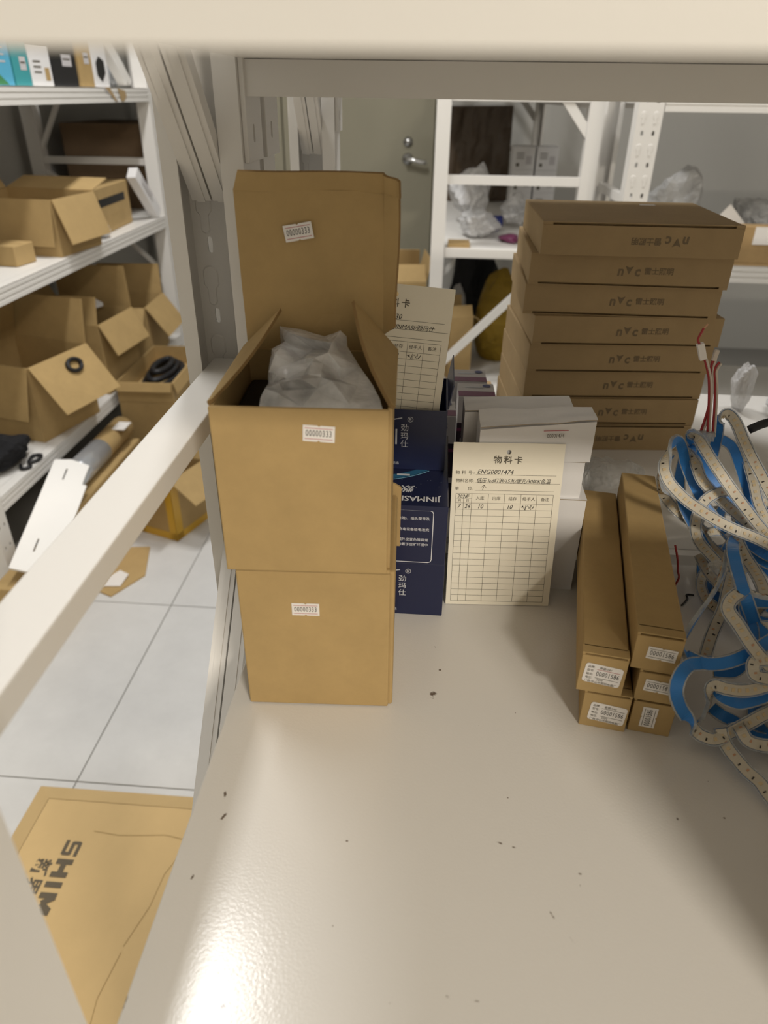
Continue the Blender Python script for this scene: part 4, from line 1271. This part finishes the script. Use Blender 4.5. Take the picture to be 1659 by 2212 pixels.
_rn = random.Random(3)
for k in range(9):
    cx_, cy_, cz_ = 0.322 + _rn.uniform(-0.010, 0.02), 0.590 + _rn.uniform(-0.02, 0.03), 0.012 + 0.008 * k
    ra, rb, ph = _rn.uniform(0.030, 0.045), _rn.uniform(0.045, 0.075), _rn.uniform(-0.5, 0.5)
    STRIPS.append(('A_in%d' % k, (0, 0, 0, 1) if k % 2 else (180, 180, 0, 1), [(cx_ + ra * math.cos(t_ * 0.55 + k), cy_ + rb * math.sin(t_ * 0.55 + k), cz_ + 0.004 * math.sin(t_ + k)) for t_ in range(11)]))
for k in range(5):
    cx_, cy_, cz_ = 0.302 + _rn.uniform(-0.01, 0.02), 0.420 + _rn.uniform(-0.015, 0.01), 0.010 + 0.009 * k
    ra, rb = _rn.uniform(0.030, 0.042), _rn.uniform(0.03, 0.045)
    STRIPS.append(('B_in%d' % k, (0, 0, 0, 1) if k % 2 else (180, 180, 0, 1), [(cx_ + ra * math.cos(t_ * 0.55 + k), cy_ + rb * math.sin(t_ * 0.55 + k), cz_ + 0.003 * math.sin(t_ + k)) for t_ in range(11)]))
coilA = thing('led_strip_coil', 'coil of white LED strip with blue backing, upper bundle with red wires', 'LED strip', (0.27, 0.59, 0), 0, 'coiled LED strips')
coilB = thing('led_strip_coil', 'coil of white LED strip with blue backing, spilling loops on the shelf', 'LED strip', (0.24, 0.42, 0), 0, 'coiled LED strips')
for (nm, phi, pts) in STRIPS:
    root = coilA if nm[0] == 'A' else coilB
    off = Vector(root.location)
    fr = frames(smooth_path([Vector(q) for q in pts], 7), phi)
    mb = MB(); ribbon(fr, 0.0077, 0.0010, 0.0005, 'pcb', mb)
    loop = mb.build('strip_loop', root, off)
    mb = MB(); ribbon(fr, 0.0086, 0.0008, -0.0008, 'blue', mb); mb.build('blue_backing', loop, off)
    mb = MB()
    ribbon(fr, 0.0079, 0.0030, -0.0001, 'sleeve', mb, (-0.66, -0.53)); ribbon(fr, 0.0079, 0.0030, -0.0001, 'sleeve', mb, (0.53, 0.66))
    mb.build('clear_edging', loop, off)
    mb = MB(); chips(fr, mb)
    if mb.v:
        c = mb.build('led_chips', loop, off); c['kind'] = 'stuff'
# wire tails
off = Vector(coilA.location)
WT = [[(0.247, 0.600, 0.170), (0.241, 0.6, 0.201), (0.236, 0.6, 0.222), (0.231, 0.6, 0.234), (0.2275, 0.6, 0.241)],
      [(0.241, 0.602, 0.170), (0.2425, 0.602, 0.196), (0.239, 0.602, 0.217), (0.236, 0.602, 0.232), (0.2365, 0.602, 0.240)],
      [(0.252, 0.601, 0.170), (0.2470, 0.601, 0.197), (0.2425, 0.601, 0.218), (0.239, 0.601, 0.230), (0.2415, 0.601, 0.237)]]
for k, wpts in enumerate(WT):
    mb = MB(); mb.tube(wpts, 0.0011, 'wire_red', 8); mb.build('red_wire', coilA, off, True)
    mb = MB(); mb.tube([(p[0] + 0.0018, p[1] - 0.0006, p[2] - 0.001) for p in wpts], 0.0010, 'wire_white', 8); mb.build('white_wire', coilA, off, True)
mb = MB(); mb.tube([(0.2215, 0.6, 0.2515), (0.219, 0.6, 0.256), (0.2205, 0.6, 0.262), (0.2215, 0.6, 0.2655)], 0.0010, 'wire_red', 8); mb.build('red_wire', coilA, off, True)
mb = MB(); mb.tube([(0.2215, 0.6, 0.2652), (0.2240, 0.6, 0.2690)], 0.0008, 'copper', 6); mb.build('bare_wire_end', coilA, off)
mb = MB(); mb.bar((0.2268, 0.5995, 0.2395), (0.2214, 0.5995, 0.2525), 0.0055, 0.005, 'paper'); mb.build('wire_connector', coilA, off)
mb = MB(); mb.bar((0.2365, 0.6015, 0.238), (0.2375, 0.6015, 0.247), 0.0034, 0.003, 'wire_white'); mb.build('bare_wire_end', coilA, off)
mb = MB(); mb.bar((0.238, 0.5985, 0.170), (0.252, 0.5985, 0.170), 0.008, 0.006, 'sleeve', (0, 0, 1)); mb.build('end_cap', coilA, off)
mb = MB(); mb.tube([(0.228, 0.560, 0.078), (0.231, 0.553, 0.066), (0.235, 0.556, 0.052), (0.240, 0.562, 0.040), (0.239, 0.568, 0.020), (0.238, 0.569, 0.006)], 0.0010, 'wire_red', 8); mb.build('red_wire', coilA, off, True)
cb = crumple('binding_film', Vector((0.247, 0.508, 0.088)) - Vector(coilB.location), (0.016, 0.016, 0.014), 31, 'bag_thin', coilB, 4, 0.5, 2.4)
mb = MB(); mb.tube([(0.300, 0.640, 0.160), (0.315, 0.640, 0.168), (0.335, 0.640, 0.170), (0.360, 0.640, 0.168)], 0.004, 'black', 8); mb.build('black_lead', coilA, off, True)
mb = MB(); mb.tube([(0.271, 0.590, 0.0015), (0.264, 0.590, 0.0015), (0.263, 0.584, 0.0015), (0.259, 0.578, 0.0015), (0.254, 0.572, 0.0015)], 0.0010, 'black', 6)
tag(mb.build('wire_scrap'), 'short kinked black wire scrap lying beside the long kraft boxes', 'wire')

# ------------------------------------------------------------------ left aisle rack: middle shelf
carton('carton', 'wide open carton with flaps folded down on the middle left shelf', (-1.235, 2.225, 0.0005), -7, 0.30, 0.22, 0.155,
       {'front': (262, 0.125), 'right': (252, 0.125), 'back': (165, 0.10), 'left': (120, 0.10)}, 'card_pale')
carton('small_carton', 'small closed kraft box in front of the wide open carton', (-1.225, 2.005, 0.0005), -8, 0.15, 0.085, 0.055, None, 'card_pale')
bx = carton('carton', 'closed carton with a dark printed band, beside the leaning white box', (-1.265, 2.585, 0.0005), 3, 0.26, 0.34, 0.145, None, 'card_pale')
mb = MB(); mb.box(0.130, 0.1306, -0.15, 0.12, 0.085, 0.110, 'black'); mb.build('printed_band', bx)
mb = MB(); mb.box(0.130, 0.1306, -0.04, 0.10, 0.020, 0.055, 'card'); mb.build('brown_label', bx)
wl = thing('long_white_box', 'long white box leaning at the end of the middle left shelf', 'box', (-1.098, 2.880, 0.0045))
mb = MB(); mb.bar((0, 0.0, 0.012), (-0.015, -0.135, 0.165), 0.034, 0.045, 'white_box'); mb.build('body', wl)
mb = MB(); mb.bar((0.0185, -0.055, 0.080), (0.012, -0.115, 0.148), 0.001, 0.012, 'greywhite'); mb.build('printed_strip', wl)
o = crumple('plastic_bag', (-1.104, 2.420, 0.0005 + 0.7 * 0.028), (0.020, 0.045, 0.028), 41, 'bag_milky', None, 3, 0.4, 2)
tag(o, 'small clear bag beside the banded carton on the left rack', 'bag')
for (lab, x, y, w, d, h) in (('dark brown carton in the far bay of the left rack', -1.34, 3.30, 0.36, 0.42, 0.31), ('dark brown carton at the end of the left rack', -1.34, 3.78, 0.36, 0.40, 0.24)):
    carton('carton', lab, (x, y, 0.0005), 0, w, d, h, None, 'card_dark')

# lower shelf of the left rack
carton('carton', 'opened carton with a black coil on its flap, lower left shelf', (-1.225, 1.975, -0.4695), -14, 0.27, 0.25, 0.225,
       {'front': (256, 0.15), 'right': (232, 0.16), 'back': (100, 0.13), 'left': (75, 0.12)}, 'card')
carton('carton', 'opened carton with one tall upright flap and white strip inside', (-1.215, 2.345, -0.4695), -5, 0.27, 0.24, 0.235,
       {'front': (75, 0.09), 'right': (243, 0.11), 'back': (88, 0.14), 'left': (118, 0.12)}, 'card')
carton('carton', 'opened carton at the far end of the lower left shelf', (-1.205, 2.680, -0.4695), 4, 0.25, 0.24, 0.20,
       {'front': (240, 0.11), 'right': (235, 0.13), 'back': (95, 0.11), 'left': (110, 0.10)}, 'card')
mb = MB(); mb.bar((-1.26, 2.30, -0.229), (-1.17, 2.42, -0.212), 0.05, 0.012, 'white_box')
tag(mb.build('white_strip'), 'white strip poking out of the carton with the tall flap', 'strip')
mb = MB()
fl_m = Matrix.Translation((-1.225, 1.975, -0.4695)) @ Matrix.Rotation(R(-14), 4, 'Z')
fl_d = Vector((-math.cos(R(232)), 0, math.sin(R(232)))); fl_n = Vector((-fl_d.z, 0, fl_d.x))
pts = []
for k in range(24):       # the coil lies on the slanting flap
    c_, s_ = math.cos(k * 0.55), math.sin(k * 0.55)
    pts.append(fl_m @ (Vector((0.135, 0.020, 0.225)) + fl_d * (0.045 + 0.018 * s_) + Vector((0, 0.026 * c_, 0)) + fl_n * (0.0058 + 0.0003 * k)))
mb.tube(pts, 0.006, 'black', 6)
tag(mb.build('cable_coil', None, None, True), 'small black cable coil hanging on the flap of the opened carton', 'cable')
o = crumple('black_pouch', (-1.155, 1.680, -0.4695 + 0.7 * 0.055), (0.080, 0.13, 0.055), 44, 'black_cloth', None, 4, 0.35, 1.6)
tag(o, 'black cloth pouch with cords on the lower left shelf', 'pouch')
mb = MB()
mb.tube([(-1.10, 1.68, -0.464), (-1.085, 1.70, -0.464), (-1.09, 1.73, -0.464), (-1.11, 1.725, -0.464), (-1.105, 1.69, -0.464), (-1.085, 1.66, -0.464), (-1.10, 1.645, -0.464), (-1.115, 1.665, -0.464)], 0.005, 'black', 6)
tag(mb.build('cord', None, None, True), 'looped black cord beside the black pouch', 'cord')

# pile in front of the left rack
c = carton('carton', 'brown carton on the floor under the tray of black hoses', (-0.965, 2.39, FLOOR), 2, 0.19, 0.40, 0.345, None, 'card')
tr = carton('tray_carton', 'shallow carton tray holding black hoses', (-0.965, 2.39, FLOOR + 0.346), 2, 0.19, 0.40, 0.07, {'front': (250, 0.03), 'right': (255, 0.04)}, 'card')
for k in range(3):
    mb = MB()
    r_ = 0.05 - 0.012 * k
    mb.tube([(-0.965 + r_ * math.cos(a * 0.5), 2.39 + r_ * 2.8 * math.sin(a * 0.5), FLOOR + 0.3715 + 0.0186 * k) for a in range(14)], 0.011, 'black', 8)
    tag(mb.build('black_hose', None, None, True), 'coiled black hose in the shallow tray, %s of three' % ('lowest', 'middle', 'topmost')[k], 'hose', 'black hoses in the tray')
carton('carton', 'low carton on the floor carrying the foil wrapped roll', (-1.015, 1.86, FLOOR), 0, 0.10, 0.48, 0.255, None, 'card')
rl = thing('wrapped_roll', 'brown paper roll with silver film end on the low carton', 'roll', (-1.015, 1.90, FLOOR + 0.2565))
mb = MB(); mb.tube([(0.0, -0.20, 0.038), (0.0, 0.20, 0.038)], 0.037, 'card', 16); mb.build('paper_tube', rl, None, True)
mb = MB(); mb.tube([(0.0, -0.21, 0.0385), (0.0, 0.02, 0.0385)], 0.0380, 'silver', 16); mb.build('silver_film', rl, None, True)
mb = MB(); mb.box(0.01, 0.05, 0.10, 0.16, 0.071, 0.074, 'paper'); mb.build('paper_tag', rl)
carton('carton', 'low carton on the floor under the white metal plate', (-1.018, 1.44, FLOOR), 0, 0.09, 0.20, 0.19, None, 'card')
pl = thing('metal_plate', 'white slotted metal shelf plate leaning against the left rack', 'metal plate', (-0.985, 1.375, FLOOR + 0.1905))
def plate_pt(u, v, n):      # u along, v across, n out
    a = Vector((0.0, 0.0, 0.03)); d = Vector((-0.02, 0.42, 0.165)).normalized(); s_ = Vector((0.86, 0.10, -0.35)); s_ = (s_ - d * s_.dot(d)).normalized()
    return a + d * u + s_ * v + s_.cross(d) * n
mb = MB()
prof = [(0, -0.04), (0.36, -0.04), (0.375, 0.0), (0.37, 0.05), (0.30, 0.05), (0.30, 0.062), (0, 0.062)]
n_ = len(prof)
vs_ = [plate_pt(u, v, 0.004) for u, v in prof] + [plate_pt(u, v, -0.004) for u, v in prof]
mb.add(vs_, [list(range(n_)), list(range(n_, 2 * n_))[::-1]] + [[i, n_ + i, n_ + (i + 1) % n_, (i + 1) % n_] for i in range(n_)], 'paint_cool')
cm = MB()
for u in (0.06, 0.30):
    q_ = [(u, -0.003), (u + 0.04, -0.003), (u + 0.04, 0.001), (u, 0.001)]
    cm.add([plate_pt(a_, b_, 0.01) for a_, b_ in q_] + [plate_pt(a_, b_, -0.01) for a_, b_ in q_], [[0, 1, 2, 3], [7, 6, 5, 4]] + [[i, 4 + i, 4 + (i + 1) % 4, (i + 1) % 4] for i in range(4)], 'paint_cool')
cut(mb.build('sheet', pl), cm)

# yellow taped carton on the floor
yb = carton('taped_carton', 'brown carton bound with yellow tape on the tiled floor', (-0.842, 1.985, FLOOR), -20, 0.165, 0.175, 0.215, {'front': (205, 0.05), 'right': (215, 0.11), 'back': (120, 0.08)}, 'card')
mb = MB()
for (x0, x1, y0, y1) in ((0.056, 0.0835, -0.0885, -0.0870), (0.0820, 0.0835, -0.0885, -0.055), (-0.0835, -0.045, -0.0885, -0.0870)):
    mb.box(x0, x1, y0, y1, 0.001, 0.213, 'yellow')
mb.box(-0.083, 0.0835, -0.0885, -0.0870, 0.001, 0.028, 'yellow'); mb.box(0.0825, 0.0835, -0.0885, 0.087, 0.001, 0.026, 'yellow')
mb.build('yellow_tape', yb)
fc = thing('cardboard_sheet', 'torn flat cardboard piece on the floor by the taped carton', 'cardboard', (-0.93, 1.70, FLOOR))
mb = MB(); mb.slab([(-0.025, -0.10, 0.005), (0.04, -0.13, 0.005), (0.10, -0.02, 0.005), (0.06, 0.13, 0.005), (-0.025, 0.12, 0.005)], 0.0045, 'card_pale'); mb.build('sheet', fc)
mb = MB(); mb.slab([(0.0, -0.09, 0.008), (0.05, -0.085, 0.008), (0.055, -0.03, 0.012), (0.02, -0.01, 0.010), (0.0, -0.04, 0.008)], 0.001, 'paper'); mb.build('white_paper', fc)

# carton lid with stencilled name on the floor
ld = thing('flattened_carton', 'flattened kraft carton stencilled SHIMGE lying on the floor', 'carton', (-0.50, 0.66, FLOOR))
x0, x1, y0, y1, bd, zt = -0.275, 0.275, -0.32, 0.272, 0.042, 0.022
mb = MB()
ou = [(x0, y0, 0.001), (x1, y0, 0.001), (x1, y1, 0.001), (x0, y1, 0.001)]
inn = [(x0 + bd, y0 + bd, zt), (x1 - bd, y0 + bd, zt), (x1 - bd, y1 - bd, zt), (x0 + bd, y1 - bd, zt)]
g_ = 0.0016
mb.box(inn[0][0] + g_, inn[1][0] - g_, inn[0][1] + g_, inn[2][1] - g_, zt - 0.004, zt, 'card_fresh'); mb.build('top_panel', ld)
for k in range(4):
    a, b, c_, d_ = Vector(ou[k]), Vector(ou[(k + 1) % 4]), Vector(inn[(k + 1) % 4]), Vector(inn[k])
    mb = MB(); mb.slab([a, b, c_, d_], 0.001, 'card_fresh'); mb.build('side_panel', ld)
mb = MB()
X = face_top(0, 0, zt + 0.0006)
GL = {'S': [[(1.0, 0.90), (0.10, 0.90)], [(0.15, 0.92), (0.15, 0.48)], [(0.08, 0.5), (0.92, 0.5)], [(0.85, 0.52), (0.85, 0.08)], [(0.90, 0.10), (0.0, 0.10)]],
      'H': [[(0.15, 0), (0.15, 1)], [(0.85, 0), (0.85, 1)], [(0.25, 0.5), (0.75, 0.5)]],
      'I': [[(0.5, 0), (0.5, 1)]],
      'M': [[(0.15, 0), (0.15, 1)], [(0.85, 0), (0.85, 1)], [(0.20, 0.95), (0.5, 0.30)], [(0.8, 0.95), (0.5, 0.30)]],
      'G': [[(0.95, 0.82), (0.15, 0.82)], [(0.15, 0.95), (0.15, 0.05)], [(0.05, 0.18), (0.95, 0.18)], [(0.85, 0.05), (0.85, 0.5)], [(0.95, 0.45), (0.55, 0.45)]],
      'E': [[(0.15, 0), (0.15, 1)], [(0.2, 0.85), (0.95, 0.85)], [(0.2, 0.5), (0.9, 0.5)], [(0.2, 0.15), (0.95, 0.15)]]}
a_ = 0.0
lift = 0
for ch, wd in zip('SHIMGE', (0.032, 0.036, 0.016, 0.042, 0.036, 0.034)):      # heavy stencil letters
    for st in GL[ch]:
        lift += 1
        (u0_, v0_), (u1_, v1_) = st
        rule(mb, -0.152 + v0_ * 0.031, 0.142 - a_ - u0_ * wd, -0.152 + v1_ * 0.031, 0.142 - a_ - u1_ * wd, (0.0066 if ch in 'SGE' else 0.0105), 'ink_grey', X @ Matrix.Translation((0, 0, 0.00006 * lift)))
    a_ += wd + 0.006
letter(mb, '新界泵业', 0.036, -0.178, 0.102, 'ink_grey', -90, 1.0, 0.02, 0, 'LEFT', X)
mb.build('stencil_print', ld)['label'] = 'grey stencilled lettering'
mb = MB()
for pts in ([(-0.11, 0.165), (-0.06, 0.160), (-0.02, 0.163), (0.03, 0.168), (0.08, 0.160)], [(0.085, 0.160), (0.11, 0.18), (0.16, 0.19)], [(0.08, 0.150), (0.055, 0.09), (0.05, 0.03), (0.03, -0.04)], [(0.03, -0.05), (0.02, -0.12), (0.03, -0.20)]):
    stroke(mb, pts, 0.0016, 'card', X)
mb.build('crease_marks', ld)

# ------------------------------------------------------------------ top shelf of the left rack
ZT = 0.4325
def shelf_box(name, label, y0, y1, h, body, deco=None, x=-1.095, d=0.16, cat='box'):
    root = thing(name, label, cat, (x - d / 2, (y0 + y1) / 2, ZT))
    w = y1 - y0
    mb = MB(); mb.box(-d / 2, d / 2, -w / 2, w / 2, 0, h, body, None, 0.0015); mb.build('body', root)
    if deco:
        X = face_right(d / 2 + 0.0005, 0, 0)
        mb = MB(); deco(mb, w, h, X); mb.build('front_print', root)['kind'] = 'stuff'
    return root
def d_sky(mb, w, h, X):
    for k in range(3): rule(mb, -w * 0.4, h * (0.75 - 0.14 * k), w * 0.3, h * (0.75 - 0.14 * k), 0.004, 'greywhite', X)
    mb.add([(-w * 0.3, 0.002, 0), (w * 0.3, 0.002, 0), (0, h * 0.22, 0)], [[0, 1, 2]], 'green', X)
def d_lab(mb, w, h, X):
    rule(mb, -w * 0.1, h * 0.5, w * 0.3, h * 0.5, 0.03, 'greywhite', X); rule(mb, -w * 0.05, h * 0.52, w * 0.25, h * 0.52, 0.004, 'ink_soft', X @ Matrix.Translation((0, 0, 0.0003)))
def d_white(mb, w, h, X):
    for k in range(3): rule(mb, -w * 0.35, h * (0.6 - 0.13 * k), w * 0.0, h * (0.6 - 0.13 * k), 0.004, 'ink_soft', X)
    rule(mb, w * 0.15, h * 0.3, w * 0.38, h * 0.3, 0.03, 'card', X)
def d_pic(mb, w, h, X):
    mb.add([(-w * 0.3, h * 0.25, 0), (0, h * 0.1, 0), (w * 0.3, h * 0.3, 0), (w * 0.28, h * 0.55, 0), (-w * 0.05, h * 0.65, 0), (-w * 0.3, h * 0.5, 0)], [[0, 1, 2, 3, 4, 5]], 'black', X)
shelf_box('printed_box', 'sky blue printed box on the top left shelf', 1.90, 2.035, 0.11, 'skyblue', d_sky)
shelf_box('printed_box', 'teal printed box on the top left shelf', 2.045, 2.125, 0.10, 'teal', d_lab)
shelf_box('printed_box', 'white printed box next to the black box, top left shelf', 2.13, 2.245, 0.095, 'white_box', d_white)
shelf_box('printed_box', 'black box with a white sticker on the top left shelf', 2.255, 2.405, 0.13, 'black', d_lab)
shelf_box('printed_box', 'narrow brown carton on the top left shelf', 2.425, 2.515, 0.15, 'card', d_lab)
shelf_box('printed_box', 'white box with a black picture on the top left shelf', 2.522, 2.630, 0.13, 'white_box', d_pic)
for k in range(2):
    mb = MB(); mb.bar((-1.115, 2.79 + 0.035 * k, ZT + 0.014), (-1.125, 2.655 + 0.035 * k, ZT + 0.15), 0.03, 0.022, 'paint_cool')
    tag(mb.build('aluminium_profile'), 'pale metal profile leaning beside the %s on the top left shelf' % ('black picture box', 'foil bag')[1 - (1 - k)], 'metal profile', 'metal profiles on the top shelf')
o = crumple('wire_mesh_bag', (-1.17, 2.82, ZT + 0.7 * 0.09), (0.05, 0.05, 0.09), 51, 'silver', None, 4, 0.35, 2.6)
tag(o, 'shiny grey foil bag behind the metal profiles', 'bag')
o = crumple('plastic_film', (-1.115, 2.36, ZT + 0.7 * 0.02), (0.02, 0.06, 0.02), 53, 'bag_milky', None, 3, 0.4, 2)
tag(o, 'clear plastic film in front of the black box, top left shelf', 'film')
ts = thing('torn_tape', 'torn brown tape remnants stuck on the top left beam', 'tape', (-1.0795, 2.63, 0.41))
X = face_right(0.0008, 0, 0)
mb = MB(); mb.add([(-0.10, 0.022, 0), (-0.05, 0.022, 0), (0.01, -0.018, 0), (-0.005, -0.018, 0)], [[0, 3, 2, 1]], 'greywhite', X)
mb.add([(0.015, 0.021, 0), (0.08, 0.012, 0), (0.085, -0.005, 0), (0.055, -0.018, 0), (0.035, -0.017, 0)], [[0, 4, 3, 2, 1]], 'card_dull', X)
mb.add([(-0.085, 0.0225, 0.0003), (-0.045, 0.0225, 0.0003), (0.0, -0.0175, 0.0003), (-0.012, -0.0175, 0.0003)], [[0, 3, 2, 1]], 'card_dull', X)
mb.build('tape_piece', ts)

# ------------------------------------------------------------------ rack beside the door
for r_ in range(3):
    for c_ in range(2):
        root = thing('small_white_box', 'small white printed box, %s row of the far pile, beside the %s' % (('bottom', 'middle', 'top')[r_], ('bags', 'corner post')[c_]), 'box', (0.335 + 0.092 * c_ - 0.012, 3.25, 0.0003 + 0.0835 * r_), 0, 'small white boxes piled on the far rack')
        mb = MB(); mb.box(-0.043, 0.043, -0.06, 0.06, 0, 0.083, 'white_box', None, 0.0015); mb.build('body', root)
        mb = MB(); X = face_front(0, -0.0606, 0)
        for k in range(3): rule(mb, -0.03, 0.06 - 0.009 * k, 0.0, 0.06 - 0.009 * k, 0.003, 'ink_soft', X)
        rule(mb, -0.03, 0.018, -0.018, 0.018, 0.012, 'ink_soft', X); rule(mb, 0.008, 0.035, 0.03, 0.035, 0.03, 'greywhite', X)
        mb.build('front_print', root)['kind'] = 'stuff'
FB_ = [('white crumpled bag lying at the front of the far rack shelf', (0.13, 2.64, 0.0003), (0.100, 0.14, 0.065), 61, 'bag_milky'),
       ('large white crumpled bag behind the front bag on the far rack', (0.12, 2.95, 0.0003), (0.100, 0.15, 0.14), 62, 'bag_milky'),
       ('small white bag next to the small white boxes', (0.275, 2.86, 0.0003), (0.075, 0.14, 0.085), 63, 'bag_milky')]
for (lab, loc, sz, sd, mt_) in FB_:
    o = crumple('plastic_bag', (loc[0], loc[1], loc[2] + 0.7 * sz[2]), sz, sd, mt_, None, 4, 0.4, 1.8)
    tag(o, lab, 'bag', 'white bags on the far rack')
o = crumple('purple_packet', (0.235, 2.56, 0.0003 + 0.7 * 0.016), (0.05, 0.07, 0.016), 65, 'purple', None, 3, 0.3, 1.8)
tag(o, 'dark purple packet among the white bags on the far rack', 'packet')
o = crumple('blue_packet', (0.200, 2.76, 0.0003 + 0.7 * 0.04), (0.035, 0.03, 0.04), 66, 'philips_blue', None, 3, 0.3, 1.8)
tag(o, 'dark blue packet among the white bags on the far rack', 'packet')
bs = thing('wrapped_bundle', 'tall bundle in dark brown wrapping at the back of the far rack', 'bundle', (0.16, 3.62, 0.0014))
bent('front_wrap', [(-0.135, -0.05, 0.0), (0.140, -0.05, 0.0), (0.135, -0.045, 0.385), (-0.135, -0.045, 0.38)], 14, 'brown_film', bs, lambda u, v: 0.022 * noise.noise(Vector((u * 5, v * 2.2, 3))) + 0.010 * noise.noise(Vector((u * 13, v * 4, 8))), 0.085, 'brown_film')
mb = MB(); mb.box(0.03, 0.10, 2.42, 2.50, 0.0003, 0.012, 'card_pale')
tag(mb.build('cardboard_scrap'), 'thin cardboard scrap at the front edge of the far rack shelf', 'cardboard')
o = crumple('yellow_bag', (0.255, 2.72, -0.4597 + 0.7 * 0.20), (0.135, 0.14, 0.20), 70, 'yellow_bag', None, 4, 0.22, 1.4)
tag(o, 'yellow woven bag on the low shelf behind the diagonal brace', 'bag')
X = Matrix.Translation((0.235, 2.566, -0.26)) @ Matrix.Rotation(R(80), 4, 'X') @ Matrix.Rotation(R(35), 4, 'Z')
o = crumple('black_bag', (0.15, 3.10, -0.4597 + 0.7 * 0.25), (0.135, 0.16, 0.25), 71, 'black_cloth', None, 4, 0.25, 1.4)
tag(o, 'black bag on the low shelf beside the yellow bag', 'bag')
o = crumple('grey_bag', (0.085, 2.76, -0.4597 + 0.7 * 0.19), (0.050, 0.09, 0.19), 72, 'bag_grey', None, 4, 0.25, 1.4)
tag(o, 'dark grey bag on the low shelf between post and yellow bag', 'bag')

carton('carton', 'closed brown carton on the floor under the battered carton', (-0.155, 2.62, FLOOR), 4, 0.23, 0.24, 0.42, None, 'card')
bc = carton('carton', 'battered open carton behind the battery stock card', (-0.155, 2.62, FLOOR + 0.4215), 8, 0.21, 0.22, 0.275, {'front': (60, 0.06), 'right': (105, 0.07), 'back': (80, 0.07), 'left': (70, 0.08)}, 'card_pale')
carton('carton', 'tilted brown carton on the low shelf beside the yellow bag', (0.075, 2.53, -0.4597), 20, 0.085, 0.11, 0.22, {'right': (215, 0.07), 'front': (70, 0.04), 'back': (100, 0.05)}, 'card_pale')
mb = MB(); mb.bar((-0.205, 2.49, FLOOR + 0.70), (-0.185, 2.49, FLOOR + 0.76), 0.018, 0.006, 'paper')
mb.v = [p - Vector((0, 0, 0)) for p in mb.v]
tag(mb.build('paper_slip'), 'white paper slip sticking out of the battered carton', 'paper')

# ------------------------------------------------------------------ far right rack
for (lab, loc, sz, sd, mt_) in (
        ('heap of clear plastic bags next to the perforated post', (0.71, 2.42, 0.0183), (0.15, 0.17, 0.15), 81, 'bag_grey'),
        ('heap of clear plastic bags behind the white paper on the right rack', (1.00, 2.45, 0.0183), (0.17, 0.17, 0.115), 82, 'bag_grey')):
    o = crumple('plastic_bags', (loc[0], loc[1], loc[2] + 0.7 * sz[2]), sz, sd, mt_, None, 4, 0.45, 2.0)
    tag(o, lab, 'bag', 'clear bags on the right rack')
fp = thing('paper_sheet', 'folded white paper standing among the bags on the right rack', 'paper', (0.82, 2.235, 0.0183))
mb = MB(); mb.slab([(-0.065, 0.0, 0.0), (0.065, 0.0, 0.0), (0.065, 0.0, 0.085), (0.0, 0.01, 0.150), (-0.050, 0.005, 0.09)], 0.0012, 'paper'); mb.build('sheet', fp)
wbx = thing('board_box', 'wood coloured carton on the front edge of the right rack', 'box', (0.925, 2.205, 0.0183))
mb = MB(); mb.box(-0.115, 0.115, -0.05, 0.0, 0, 0.105, 'wood', None, 0.002); mb.build('body', wbx)
mb = MB(); mb.box(-0.055, 0.05, -0.0512, -0.0502, 0.058, 0.104, 'paper'); mb.build('white_label', wbx)
mb = MB(); mb.box(-0.115, 0.115, -0.0508, -0.0500, 0.010, 0.014, 'wood'); mb.build('edge_line', wbx)

# unseen carton added to cast the shaded wedge on the shelf's right
carton('carton', 'unseen tall carton added right of the LED strips to shade the shelf', (0.345, 0.178, 0.0005), 0, 0.185, 0.105, 0.30, None, 'card')
